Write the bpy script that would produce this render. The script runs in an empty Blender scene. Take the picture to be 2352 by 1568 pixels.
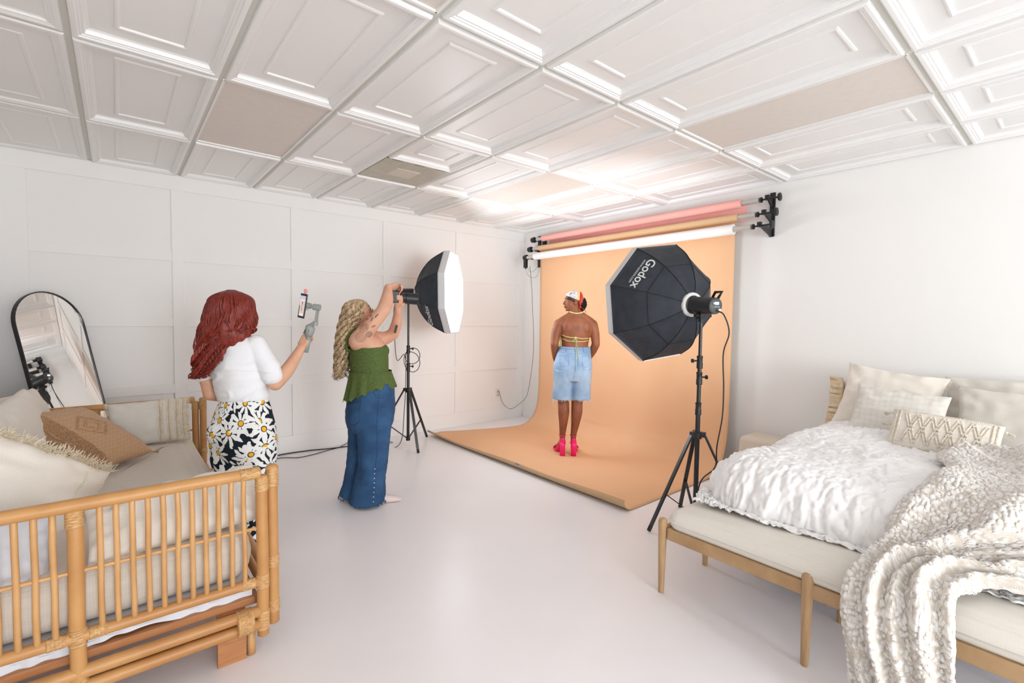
import bpy, bmesh, math, random
from math import sin, cos, pi, radians, atan2, sqrt
from mathutils import Vector, Matrix, noise

SC = bpy.context.scene
COL = SC.collection
V = Vector

# ---------------------------------------------------------------- camera
cam_d = bpy.data.cameras.new('camera')
cam_d.sensor_fit = 'HORIZONTAL'
cam_d.sensor_width = 36.0
cam_d.lens = 36.0 * 1098.03 / 2352.0
cam_d.clip_start = 0.05
cam = bpy.data.objects.new('camera', cam_d)
COL.objects.link(cam)
_r, _p, _y = radians(0.733), radians(-2.747), radians(50.419)
_F = V((cos(_p) * cos(_y), cos(_p) * sin(_y), sin(_p)))
_r0 = _F.cross(V((0, 0, 1))).normalized()
_u0 = _r0.cross(_F)
_R = _r0 * cos(_r) + _u0 * sin(_r)
_U = _u0 * cos(_r) - _r0 * sin(_r)
cam.matrix_world = Matrix(((_R.x, _U.x, -_F.x, -4.6905), (_R.y, _U.y, -_F.y, -5.4066), (_R.z, _U.z, -_F.z, 1.465), (0, 0, 0, 1)))
SC.camera = cam

# ---------------------------------------------------------------- world, daylight, exposure
w = bpy.data.worlds.new('world')
SC.world = w
w.use_nodes = True
w.node_tree.nodes['Background'].inputs[0].default_value = (0.85, 0.92, 1.0, 1)
w.node_tree.nodes['Background'].inputs[1].default_value = 1.0


def area(name, loc, target, sx, sy, power, col):
    d = bpy.data.lights.new(name, 'AREA')
    d.shape = 'RECTANGLE'
    d.size, d.size_y = sx, sy
    d.energy = power
    d.color = col
    o = bpy.data.objects.new(name, d)
    COL.objects.link(o)
    o.location = loc
    o.rotation_euler = (V(target) - V(loc)).to_track_quat('-Z', 'Y').to_euler()
    return o


# daylight through the two tall windows in the wall behind the camera
area('window_daylight', (-1.45, -11.42, 1.45), (-1.6, 0, 1.3), 2.3, 2.0, 14, (0.88, 0.945, 1.0))
area('window_daylight', (-4.1, -11.42, 1.45), (-3.6, 0, 1.3), 1.9, 2.0, 96, (0.90, 0.955, 1.0))

SC.view_settings.view_transform = 'Standard'
SC.view_settings.look = 'None'
SC.view_settings.exposure = 1.2
SC.view_settings.gamma = 1.0
SC.view_settings.use_curve_mapping = False
SC.cycles.max_bounces = 8
SC.cycles.use_adaptive_sampling = True
SC.cycles.adaptive_threshold = 0.02
SC.cycles.diffuse_bounces = 6
SC.cycles.use_denoising = True

# ---------------------------------------------------------------- materials


def lin(c):
    return tuple(((x / 255.0) / 12.92 if x / 255.0 <= 0.04045 else ((x / 255.0 + 0.055) / 1.055) ** 2.4) for x in c) + (1,)


class NT:
    def __init__(s, name):
        s.m = bpy.data.materials.new(name)
        s.m.use_nodes = True
        s.t = s.m.node_tree
        s.b = s.t.nodes['Principled BSDF']

    def n(s, typ, **kw):
        x = s.t.nodes.new(typ)
        for k, v in kw.items():
            if k.startswith('i_'):
                key = k[2:]
                key = int(key) if key.isdigit() else key.replace('_', ' ')
                x.inputs[key].default_value = v
            else:
                setattr(x, k, v)
        return x

    def l(s, a, b):
        s.t.links.new(a, b)

    def math(s, op, a, b=None, c=None, clamp=False):
        x = s.t.nodes.new('ShaderNodeMath')
        x.operation = op
        x.use_clamp = clamp
        for i, q in enumerate((a, b, c)):
            if q is None:
                continue
            if isinstance(q, (int, float)):
                x.inputs[i].default_value = q
            else:
                s.l(q, x.inputs[i])
        return x.outputs[0]

    def mix(s, f, a, b):
        x = s.t.nodes.new('ShaderNodeMix')
        x.data_type = 'RGBA'
        for i, q in ((0, f), (6, a), (7, b)):
            if isinstance(q, (int, float, tuple)):
                x.inputs[i].default_value = q
            else:
                s.l(q, x.inputs[i])
        return x.outputs[2]

    def coords(s, attr=None):
        if attr:
            a = s.n('ShaderNodeAttribute', attribute_name=attr)
            return a.outputs['Vector']
        return s.n('ShaderNodeTexCoord').outputs['Object']

    def mapped(s, scale, attr=None, rot=(0, 0, 0)):
        mp = s.n('ShaderNodeMapping')
        mp.inputs['Scale'].default_value = scale
        mp.inputs['Rotation'].default_value = rot
        s.l(s.coords(attr), mp.inputs[0])
        return mp.outputs[0]


def mat(name, col, rough=0.6, metal=0.0, col2=None, nscale=8.0, stretch=(1, 1, 1), bump=0.0, bscale=None, bdist=0.01, spec=0.5, sheen=0.0, detail=4, contrast=(0.35, 0.65)):
    T = NT(name)
    T.b.inputs['Roughness'].default_value = rough
    T.b.inputs['Metallic'].default_value = metal
    T.b.inputs['Specular IOR Level'].default_value = spec
    if sheen:
        T.b.inputs['Sheen Weight'].default_value = sheen
    c = lin(col)
    T.b.inputs['Base Color'].default_value = c
    if col2 or bump:
        vec = T.mapped(stretch)
    if col2:
        ns = T.n('ShaderNodeTexNoise', i_Scale=nscale, i_Detail=float(detail))
        T.l(vec, ns.inputs['Vector'])
        cr = T.n('ShaderNodeMapRange')
        cr.inputs[1].default_value, cr.inputs[2].default_value = contrast
        T.l(ns.outputs[0], cr.inputs[0])
        T.l(T.mix(cr.outputs[0], c, lin(col2)), T.b.inputs['Base Color'])
    if bump:
        nb = T.n('ShaderNodeTexNoise', i_Scale=float(bscale or nscale), i_Detail=5.0)
        T.l(vec, nb.inputs['Vector'])
        bp = T.n('ShaderNodeBump', i_Strength=bump, i_Distance=bdist)
        T.l(nb.outputs[0], bp.inputs['Height'])
        T.l(bp.outputs[0], T.b.inputs['Normal'])
    return T.m


def weave_mat(name, col, col2, freq=260.0, attr=None, bump=0.35, rough=0.85, mixf=0.5):
    """woven cloth: crossed wave threads with slubs"""
    T = NT(name)
    T.b.inputs['Roughness'].default_value = rough
    T.b.inputs['Specular IOR Level'].default_value = 0.2
    T.b.inputs['Sheen Weight'].default_value = 0.15
    vec = T.coords(attr)
    w1 = T.n('ShaderNodeTexWave', i_Scale=freq / 10, i_Distortion=1.5, bands_direction='X')
    w2 = T.n('ShaderNodeTexWave', i_Scale=freq / 10, i_Distortion=1.5, bands_direction='Z' if not attr else 'Y')
    w3 = T.n('ShaderNodeTexWave', i_Scale=freq / 10, i_Distortion=1.5, bands_direction='Y')
    for q in (w1, w2, w3):
        T.l(vec, q.inputs['Vector'])
    s = T.math('ADD', w1.outputs['Fac'], w2.outputs['Fac'])
    if not attr:
        s = T.math('ADD', s, w3.outputs['Fac'])
        s = T.math('MULTIPLY', s, 0.333)
    else:
        s = T.math('MULTIPLY', s, 0.5)
    ns = T.n('ShaderNodeTexNoise', i_Scale=30.0, i_Detail=6.0)
    mp = T.n('ShaderNodeMapping')
    mp.inputs['Scale'].default_value = (1, 1, 5)
    T.l(vec, mp.inputs[0])
    T.l(mp.outputs[0], ns.inputs['Vector'])
    f = T.math('ADD', T.math('MULTIPLY', s, mixf), T.math('MULTIPLY', ns.outputs[0], 0.6), clamp=True)
    T.l(T.mix(f, lin(col), lin(col2)), T.b.inputs['Base Color'])
    bp = T.n('ShaderNodeBump', i_Strength=bump, i_Distance=0.002)
    T.l(f, bp.inputs['Height'])
    T.l(bp.outputs[0], T.b.inputs['Normal'])
    return T.m


def emis(name, col, strength):
    T = NT(name)
    T.b.inputs['Base Color'].default_value = lin(col)
    T.b.inputs['Emission Color'].default_value = lin(col)
    T.b.inputs['Emission Strength'].default_value = strength
    return T.m


M = {}
M['wall'] = mat('wall_paint', (243, 241, 238), 0.7, bump=0.05, bscale=90, bdist=0.001, spec=0.3)
M['trim'] = mat('trim_paint', (243, 241, 238), 0.55, bump=0.03, bscale=60, bdist=0.001, spec=0.35)
M['ceil'] = mat('ceiling_tile', (243, 242, 240), 0.42, spec=0.5)
M['tbar'] = mat('ceiling_grid', (214, 214, 205), 0.5)
M['gap'] = mat('ceiling_void', (40, 42, 38), 0.9)
M['floor'] = mat('floor_paint', (247, 243, 244), 0.31, col2=(243, 239, 240), nscale=1.3, bump=0.02, bscale=6, bdist=0.004, spec=0.45)
M['diffuser'] = mat('light_diffuser', (228, 220, 212), 0.55, col2=(225, 217, 209), nscale=20)
M['vent'] = mat('vent_paint', (196, 192, 178), 0.5, col2=(186, 182, 168), nscale=12)
M['black'] = mat('black_plastic', (26, 27, 30), 0.42)
M['blackm'] = mat('black_metal', (24, 26, 29), 0.3, metal=0.0, spec=0.6)
M['rubber'] = mat('black_rubber', (20, 20, 21), 0.7)
M['cable'] = mat('cable_black', (32, 34, 34), 0.5)
M['steel'] = mat('steel', (205, 203, 198), 0.28, metal=0.6)
M['whitep'] = mat('white_plastic', (232, 230, 226), 0.4)
M['tan'] = mat('tan_paper', (231, 184, 143), 0.75, col2=(228, 180, 139), nscale=2.0, bump=0.03, bscale=400, bdist=0.0006, spec=0.25)
M['kraft'] = mat('kraft_paper', (218, 180, 140), 0.75, spec=0.25)
M['pink'] = mat('pink_paper', (248, 180, 170), 0.75, spec=0.25)
M['whitepaper'] = mat('white_paper', (240, 236, 234), 0.7, spec=0.25)
M['tape'] = mat('blue_tape', (74, 130, 185), 0.6)
M['softblack'] = mat('softbox_fabric', (44, 49, 56), 0.65, col2=(52, 57, 65), nscale=14, bump=0.15, bscale=14, bdist=0.01, spec=0.35)
M['softgrey'] = mat('softbox_lip', (205, 205, 205), 0.6, bump=0.2, bscale=30, bdist=0.004)
M['seam'] = mat('seam_tape', (18, 19, 21), 0.7)
M['print'] = mat('white_print', (215, 217, 217), 0.5)
M['glow'] = emis('softbox_diffuser_lit', (240, 247, 255), 5.2)
M['glow2'] = emis('softbox_diffuser_front', (238, 246, 255), 3.3)
M['rattan'] = mat('rattan', (200, 148, 90), 0.42, col2=(182, 128, 74), nscale=5, stretch=(1, 1, 1), bump=0.08, bscale=30, bdist=0.002)
M['rattan2'] = mat('rattan_spindle', (208, 160, 106), 0.42, col2=(192, 142, 88), nscale=7, bump=0.06, bscale=40, bdist=0.001)
M['bind'] = mat('rattan_binding', (214, 172, 116), 0.5, col2=(180, 130, 80), nscale=60, stretch=(1, 1, 4), bump=0.3, bscale=120, bdist=0.002)
M['wood'] = mat('oak_wood', (188, 154, 114), 0.45, col2=(172, 136, 96), nscale=7, stretch=(9, 1.5, 1.2), bump=0.06, bscale=24, bdist=0.002)
M['woodleg'] = mat('oak_leg', (194, 160, 120), 0.45, col2=(176, 140, 100), nscale=10, stretch=(6, 6, 0.7), bump=0.05, bscale=20, bdist=0.002)
M['ply'] = mat('plywood_panel', (186, 128, 82), 0.5, col2=(172, 114, 70), nscale=9, stretch=(1, 1, 8))
M['benchfab'] = weave_mat('bench_linen', (234, 228, 218), (224, 217, 205), 320, bump=0.15, mixf=0.35)
M['matfab'] = weave_mat('daybed_linen', (208, 196, 182), (228, 219, 207), 340, bump=0.4)
M['cream'] = weave_mat('cream_cotton', (240, 233, 223), (231, 222, 209), 300, bump=0.2, mixf=0.3)
M['linen'] = weave_mat('natural_linen', (226, 221, 212), (214, 207, 196), 300, bump=0.25, mixf=0.3)
M['texwhite'] = weave_mat('chunky_weave_white', (238, 235, 228), (214, 208, 198), 95, bump=0.8)
M['knit'] = weave_mat('knit_cream', (241, 235, 225), (224, 214, 200), 150, bump=0.8)
M['knitcord'] = mat('knit_cord', (240, 233, 220), 0.85, col2=(224, 212, 194), nscale=90, bump=0.6, bscale=160, bdist=0.004)
M['tanwool'] = weave_mat('tan_wool', (206, 170, 134), (184, 144, 108), 190, bump=0.8)
M['tancord'] = mat('tan_cord', (196, 156, 118), 0.9, col2=(172, 132, 96), nscale=80, bump=0.6, bscale=120, bdist=0.004)
M['fringe'] = mat('cotton_fringe', (244, 234, 214), 0.9, col2=(232, 214, 184), nscale=40)
M['fringew'] = mat('ruffle_cotton', (236, 220, 194), 0.85, col2=(216, 192, 156), nscale=18)
M['duvet'] = mat('white_duvet', (252, 250, 249), 0.8, bump=0.35, bscale=26, bdist=0.006, spec=0.15, sheen=0.2)
M['sheet'] = mat('white_sheet', (228, 230, 236), 0.8, bump=0.5, bscale=22, bdist=0.006, spec=0.2)
M['headb'] = weave_mat('upholstery_beige', (226, 214, 198), (216, 202, 184), 260, bump=0.15)
M['skinA'] = mat('skin_light', (222, 172, 144), 0.5, col2=(214, 158, 130), nscale=9, spec=0.35)
M['skinC'] = mat('skin_redhead', (218, 170, 140), 0.5, col2=(206, 152, 122), nscale=9, spec=0.35)
M['skinB'] = mat('skin_brown', (154, 92, 60), 0.58, col2=(132, 74, 46), nscale=7, spec=0.45)
M['red_hair'] = mat('red_hair', (146, 46, 28), 0.4, col2=(98, 26, 18), nscale=40, stretch=(3, 3, 0.5), bump=0.5, bscale=90, bdist=0.004, spec=0.5)
M['blonde'] = mat('blonde_hair', (226, 200, 160), 0.5, col2=(158, 128, 96), nscale=22, stretch=(3, 3, 0.6), bump=0.5, bscale=80, bdist=0.004)
M['blonde_dark'] = mat('blonde_roots', (136, 112, 88), 0.5, col2=(206, 182, 148), nscale=26, stretch=(3, 3, 0.8), bump=0.5, bscale=80, bdist=0.004)
M['blackhair'] = mat('black_hair', (30, 24, 22), 0.5, bump=0.6, bscale=80, bdist=0.004)
M['tshirt'] = mat('white_tshirt', (236, 236, 238), 0.8, bump=0.3, bscale=9, bdist=0.02, spec=0.2)
M['green'] = mat('green_knit', (96, 112, 62), 0.85, col2=(76, 92, 46), nscale=120, bump=0.5, bscale=150, bdist=0.003, spec=0.2)
M['jeans'] = mat('blue_denim', (58, 94, 132), 0.8, col2=(44, 74, 110), nscale=7, bump=0.3, bscale=10, bdist=0.012, spec=0.2)
M['jeanseam'] = mat('denim_stitch', (42, 68, 100), 0.8)
M['denimlt'] = mat('light_denim', (168, 188, 208), 0.8, col2=(122, 150, 182), nscale=5, bump=0.25, bscale=9, bdist=0.012, spec=0.2, contrast=(0.4, 0.7))
M['denimseam'] = mat('light_denim_seam', (132, 154, 180), 0.8)
M['thread'] = mat('frayed_thread', (236, 236, 236), 0.8)
M['hotpink'] = mat('hot_pink_satin', (255, 24, 120), 0.3, spec=0.6)
M['lime'] = mat('lime_string', (222, 226, 150), 0.6)
M['sock'] = mat('pale_sock', (226, 206, 200), 0.8)
M['grayp'] = mat('grey_gimbal', (150, 154, 152), 0.4)
M['grayd'] = mat('dark_grey_plastic', (78, 82, 82), 0.45)
M['gold'] = mat('gold_metal', (206, 160, 96), 0.3, metal=0.9)
M['scarlet'] = mat('red_silk', (196, 52, 38), 0.4)
M['pinkrub'] = mat('pink_silicone', (238, 150, 140), 0.5)
M['lips'] = mat('lips', (120, 52, 44), 0.4)
M['eye'] = mat('eye_dark', (30, 20, 18), 0.3)
M['paper_core'] = mat('card_core', (190, 160, 130), 0.8)

T = NT('window_glass')
T.b.inputs['Transmission Weight'].default_value = 1.0
T.b.inputs['Roughness'].default_value = 0.0
T.b.inputs['IOR'].default_value = 1.05
M['glass'] = T.m
T = NT('spectacle_lens')
T.b.inputs['Transmission Weight'].default_value = 1.0
T.b.inputs['Roughness'].default_value = 0.02
M['lens_clear'] = T.m
T = NT('mirror_glass')
T.b.inputs['Metallic'].default_value = 1.0
T.b.inputs['Roughness'].default_value = 0.012
T.b.inputs['Base Color'].default_value = (0.87, 0.87, 0.85, 1)
M['mirror'] = T.m
T = NT('camera_lens_glass')
T.b.inputs['Base Color'].default_value = (0.01, 0.01, 0.02, 1)
T.b.inputs['Roughness'].default_value = 0.05
M['lensglass'] = T.m


def daisy_mat():
    """black cloth with large white daisies, yellow centres"""
    T = NT('daisy_print')
    T.b.inputs['Roughness'].default_value = 0.75
    T.b.inputs['Specular IOR Level'].default_value = 0.2
    base = T.coords('puv')
    dist = T.n('ShaderNodeTexNoise', i_Scale=22.0, i_Detail=2.0)
    T.l(base, dist.inputs['Vector'])
    prev_col = lin((24, 34, 42))
    res = None
    for k, (sc, off, rad) in enumerate(((6.6, 0.0, 0.62), (7.2, 3.3, 0.60))):
        mp = T.n('ShaderNodeMapping')
        mp.inputs['Location'].default_value = (off, off * 1.7, 0)
        T.l(base, mp.inputs[0])
        vo = T.n('ShaderNodeTexVoronoi', voronoi_dimensions='2D', i_Scale=sc, i_Randomness=0.72)
        T.l(mp.outputs[0], vo.inputs['Vector'])
        # vector to the cell centre, in cell units
        s1 = T.n('ShaderNodeVectorMath', operation='SCALE')
        T.l(mp.outputs[0], s1.inputs[0])
        s1.inputs['Scale'].default_value = sc
        s2 = T.n('ShaderNodeVectorMath', operation='SCALE')
        T.l(vo.outputs['Position'], s2.inputs[0])
        s2.inputs['Scale'].default_value = sc
        d = T.n('ShaderNodeVectorMath', operation='SUBTRACT')
        T.l(s1.outputs[0], d.inputs[0])
        T.l(s2.outputs[0], d.inputs[1])
        sp = T.n('ShaderNodeSeparateXYZ')
        T.l(d.outputs[0], sp.inputs[0])
        ang = T.math('ARCTAN2', sp.outputs[1], sp.outputs[0])
        sc_ = T.n('ShaderNodeSeparateColor')
        T.l(vo.outputs['Color'], sc_.inputs[0])
        a2 = T.math('ADD', T.math('MULTIPLY', ang, 4.5), T.math('MULTIPLY', sc_.outputs[0], 6.0))
        a2 = T.math('ADD', a2, T.math('MULTIPLY', dist.outputs[0], 2.2))
        pet = T.math('POWER', T.math('ABSOLUTE', T.math('SINE', a2)), 1.15)
        rlim = T.math('MULTIPLY_ADD', pet, rad * 0.9, rad * 0.1)
        r = vo.outputs['Distance']
        inside = T.math('LESS_THAN', r, rlim)
        ring = T.math('LESS_THAN', r, 0.13)
        cen = T.math('LESS_THAN', T.math('ADD', r, T.math('MULTIPLY', dist.outputs[0], 0.06)), 0.13)
        c = T.mix(inside, prev_col, lin((236, 236, 234)))
        c = T.mix(ring, c, lin((24, 32, 38)))
        c = T.mix(cen, c, lin((236, 178, 40)))
        prev_col = c
    T.l(prev_col, T.b.inputs['Base Color'])
    return T.m


M['daisy'] = daisy_mat()


def scarf_mat():
    """head scarf: white with black scribbles at the front, orange band, paler paisley (object attribute puv.x runs front to back)"""
    T = NT('scarf_print')
    T.b.inputs['Roughness'].default_value = 0.5
    base = T.coords('puv')
    sp = T.n('ShaderNodeSeparateXYZ')
    T.l(base, sp.inputs[0])
    n1 = T.n('ShaderNodeTexNoise', i_Scale=75.0, i_Detail=1.0, i_Distortion=2.5)
    T.l(base, n1.inputs['Vector'])
    ink = T.math('GREATER_THAN', n1.outputs[0], 0.575)
    white = T.mix(ink, lin((236, 232, 230)), lin((62, 58, 60)))
    n2 = T.n('ShaderNodeTexNoise', i_Scale=110.0, i_Detail=0.0, i_Distortion=2.0)
    T.l(base, n2.inputs['Vector'])
    ink2 = T.math('GREATER_THAN', n2.outputs[0], 0.56)
    orange = T.mix(ink2, lin((244, 176, 112)), lin((248, 222, 190)))
    band = T.math('GREATER_THAN', sp.outputs[0], 0.012)
    T.l(T.mix(band, white, orange), T.b.inputs['Base Color'])
    return T.m


M['scarf'] = scarf_mat()


def boucle_mat():
    T = NT('boucle_throw')
    T.b.inputs['Roughness'].default_value = 0.95
    T.b.inputs['Specular IOR Level'].default_value = 0.1
    T.b.inputs['Sheen Weight'].default_value = 0.2
    a = T.n('ShaderNodeAttribute', attribute_name='nub')
    n1 = T.n('ShaderNodeTexNoise', i_Scale=260.0, i_Detail=3.0)
    T.l(T.coords(), n1.inputs['Vector'])
    f = T.math('ADD', a.outputs['Fac'], T.math('MULTIPLY_ADD', n1.outputs[0], 0.5, -0.25), clamp=True)
    T.l(T.mix(f, lin((222, 212, 200)), lin((246, 244, 241))), T.b.inputs['Base Color'])
    bp = T.n('ShaderNodeBump', i_Strength=0.6, i_Distance=0.004)
    T.l(n1.outputs[0], bp.inputs['Height'])
    T.l(bp.outputs[0], T.b.inputs['Normal'])
    return T.m


M['boucle'] = boucle_mat()

# ---------------------------------------------------------------- mesh helpers


def cr(points, n):
    """Catmull-Rom resample of vectors/tuples to n samples per span"""
    P = [V(p) if len(p) == 3 else Vector(p) for p in points]
    if len(P) < 3:
        out = []
        for i in range(len(P) - 1):
            for k in range(n):
                out.append(P[i].lerp(P[i + 1], k / n))
        return out + [P[-1]]
    out = []
    for i in range(len(P) - 1):
        p0 = P[i - 1] if i > 0 else P[0] * 2 - P[1]
        p1, p2 = P[i], P[i + 1]
        p3 = P[i + 2] if i + 2 < len(P) else P[-1] * 2 - P[-2]
        for k in range(n):
            t = k / n
            out.append(0.5 * ((2 * p1) + (p2 - p0) * t + (2 * p0 - 5 * p1 + 4 * p2 - p3) * t * t + (3 * p1 - p0 - 3 * p2 + p3) * t ** 3))
    return out + [P[-1]]


def frame_from(d, up=None):
    d = d.normalized()
    a = up if up is not None else (V((0, 0, 1)) if abs(d.z) < 0.9 else V((1, 0, 0)))
    x = a.cross(d)
    if x.length < 1e-6:
        x = V((0, 1, 0)).cross(d)
    x.normalize()
    return x, d.cross(x)


class MB:
    def __init__(s):
        s.v, s.f, s.mi = [], [], []
        s.cur = 0

    def add(s, vs, fs):
        o = len(s.v)
        s.v += [tuple(p) for p in vs]
        s.f += [tuple(i + o for i in f) for f in fs]
        s.mi += [s.cur] * len(fs)
        return s

    def box(s, c, size, rz=0.0, mtx=None):
        hx, hy, hz = size[0] / 2, size[1] / 2, size[2] / 2
        m = mtx or Matrix.Rotation(rz, 3, 'Z')
        c = V(c)
        vs = [c + m @ V((x * hx, y * hy, z * hz)) for x in (-1, 1) for y in (-1, 1) for z in (-1, 1)]
        return s.add(vs, [(0, 1, 3, 2), (4, 6, 7, 5), (0, 4, 5, 1), (2, 3, 7, 6), (0, 2, 6, 4), (1, 5, 7, 3)])

    def bar(s, a, b, wx, wz, up=None):
        """rectangular bar from a to b"""
        a, b = V(a), V(b)
        x, y = frame_from(b - a, up)
        vs = []
        for p in (a, b):
            for sx, sy in ((-1, -1), (1, -1), (1, 1), (-1, 1)):
                vs.append(p + x * (sx * wx / 2) + y * (sy * wz / 2))
        return s.add(vs, [(3, 2, 1, 0), (4, 5, 6, 7), (0, 1, 5, 4), (1, 2, 6, 5), (2, 3, 7, 6), (3, 0, 4, 7)])

    def tube(s, pts, r, n=12, caps=True, closed=False, flat=1.0, up=None):
        P = [V(p) for p in pts]
        if isinstance(r, (int, float)):
            r = [r] * len(P)
        vs, fs = [], []
        x = None
        for i, p in enumerate(P):
            if closed:
                d = (P[(i + 1) % len(P)] - P[i - 1])
            else:
                d = P[min(i + 1, len(P) - 1)] - P[max(i - 1, 0)]
            if d.length < 1e-9:
                d = V((0, 0, 1))
            d.normalize()
            if x is None:
                x, _ = frame_from(d, up)
            else:
                x = (x - d * x.dot(d))
                if x.length < 1e-6:
                    x, _ = frame_from(d)
                x.normalize()
            yv = d.cross(x)
            for k in range(n):
                a = 2 * pi * k / n
                vs.append(p + x * (cos(a) * r[i]) + yv * (sin(a) * r[i] * flat))
        m = len(P)
        for i in range(m if closed else m - 1):
            j = (i + 1) % m
            for k in range(n):
                fs.append((i * n + k, i * n + (k + 1) % n, j * n + (k + 1) % n, j * n + k))
        if caps and not closed:
            fs.append(tuple(range(n - 1, -1, -1)))
            fs.append(tuple((m - 1) * n + k for k in range(n)))
        return s.add(vs, fs)

    def cyl(s, a, b, r0, r1=None, n=16):
        return s.tube([a, b], [r0, r1 if r1 is not None else r0], n)

    def lathe(s, prof, o, axis=(0, 0, 1), n=24, up=None):
        """prof: (radius, distance along the axis)"""
        o = V(o)
        d = V(axis).normalized()
        x, yv = frame_from(d, up)
        vs, fs = [], []
        for r, h in prof:
            for k in range(n):
                a = 2 * pi * k / n
                vs.append(o + d * h + x * (cos(a) * r) + yv * (sin(a) * r))
        for i in range(len(prof) - 1):
            for k in range(n):
                fs.append((i * n + k, i * n + (k + 1) % n, (i + 1) * n + (k + 1) % n, (i + 1) * n + k))
        fs.append(tuple(range(n - 1, -1, -1)))
        fs.append(tuple((len(prof) - 1) * n + k for k in range(n)))
        return s.add(vs, fs)

    def ell(s, c, r, n=16, m=10, rot=None):
        c = V(c)
        R = rot or Matrix.Identity(3)
        vs, fs = [], []
        vs.append(c + R @ V((0, 0, -r[2])))
        for i in range(1, m):
            t = -pi / 2 + pi * i / m
            for k in range(n):
                a = 2 * pi * k / n
                vs.append(c + R @ V((cos(t) * cos(a) * r[0], cos(t) * sin(a) * r[1], sin(t) * r[2])))
        vs.append(c + R @ V((0, 0, r[2])))
        for k in range(n):
            fs.append((0, 1 + (k + 1) % n, 1 + k))
        for i in range(m - 2):
            for k in range(n):
                a = 1 + i * n
                fs.append((a + k, a + (k + 1) % n, a + n + (k + 1) % n, a + n + k))
        a = 1 + (m - 2) * n
        for k in range(n):
            fs.append((a + k, a + (k + 1) % n, len(vs) - 1))
        return s.add(vs, fs)

    def rings(s, rr, n=32, sub=5, caps=True, expo=2.0):
        """rr: (cx, cy, z, a, b, rot) horizontal super-elliptical rings"""
        R = cr([Vector(q) for q in rr], sub) if sub > 1 else [Vector(q) for q in rr]
        vs, fs = [], []
        for q in R:
            cx, cy, z, a, b, ph = q
            for k in range(n):
                t = 2 * pi * k / n
                ct, st = cos(t), sin(t)
                if expo != 2.0:
                    ct = math.copysign(abs(ct) ** (2 / expo), ct)
                    st = math.copysign(abs(st) ** (2 / expo), st)
                lx, ly = ct * a, st * b
                vs.append((cx + lx * cos(ph) + ly * sin(ph), cy - lx * sin(ph) + ly * cos(ph), z))
        for i in range(len(R) - 1):
            for k in range(n):
                fs.append((i * n + k, i * n + (k + 1) % n, (i + 1) * n + (k + 1) % n, (i + 1) * n + k))
        if caps:
            fs.append(tuple(range(n - 1, -1, -1)))
            fs.append(tuple((len(R) - 1) * n + k for k in range(n)))
        return s.add(vs, fs)

    def grid(s, nu, nv, fn, closed_u=False):
        vs = [fn(i / (nu if closed_u else nu - 1), j / (nv - 1)) for j in range(nv) for i in range(nu)]
        fs = []
        for j in range(nv - 1):
            for i in range(nu if closed_u else nu - 1):
                i2 = (i + 1) % nu
                fs.append((j * nu + i, j * nu + i2, (j + 1) * nu + i2, (j + 1) * nu + i))
        return s.add(vs, fs)


WM = {}


def link(o, parent):
    COL.objects.link(o)
    if parent is not None:
        o.parent = parent


def root_m(o):
    while o is not None:
        if o.name in WM:
            return WM[o.name]
        o = o.parent
    return Matrix.Identity(4)


def build(mb, name, mats, parent=None, smooth=True, local=False, bevel=0.0, seg=2, solid=0.0, autosmooth=None, sub=0):
    """link the collected geometry (given in world coordinates unless local) as ONE mesh object"""
    vs = mb.v
    if parent is not None and not local:
        inv = root_m(parent).inverted()
        vs = [inv @ V(p) for p in vs]
    me = bpy.data.meshes.new(name)
    me.from_pydata(vs, [], mb.f)
    if not isinstance(mats, (list, tuple)):
        mats = [mats]
    for m in mats:
        me.materials.append(m)
    if len(mats) > 1:
        for p, i in zip(me.polygons, mb.mi):
            p.material_index = i
    if smooth:
        me.shade_smooth()
        if autosmooth is not None:
            bm = bmesh.new()
            bm.from_mesh(me)
            for e in bm.edges:
                if len(e.link_faces) == 2 and e.calc_face_angle(0) > radians(autosmooth):
                    e.smooth = False
            bm.to_mesh(me)
            bm.free()
    me.update()
    o = bpy.data.objects.new(name, me)
    link(o, parent)
    if bevel:
        b = o.modifiers.new('bevel', 'BEVEL')
        b.width = bevel
        b.segments = seg
        b.limit_method = 'ANGLE'
        b.angle_limit = radians(40)
    if solid:
        m_ = o.modifiers.new('thickness', 'SOLIDIFY')
        m_.thickness = solid
        m_.offset = 0
    if sub:
        m_ = o.modifiers.new('sub', 'SUBSURF')
        m_.levels = m_.render_levels = sub
    return o


def tag(o, label=None, cat=None, group=None, kind=None):
    if label:
        o['label'] = label
    if cat:
        o['category'] = cat
    if group:
        o['group'] = group
    if kind:
        o['kind'] = kind
    return o


def thing(name, label, cat, loc=(0, 0, 0), rz=0.0, group=None):
    o = bpy.data.objects.new(name, None)
    COL.objects.link(o)
    o.empty_display_size = 0.1
    m = Matrix.Translation(loc) @ Matrix.Rotation(rz, 4, 'Z')
    o.matrix_world = m
    o.location = loc
    o.rotation_euler = (0, 0, rz)
    WM[o.name] = m
    return tag(o, label, cat, group)


def struct(o):
    o['kind'] = 'structure'
    return o


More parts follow.
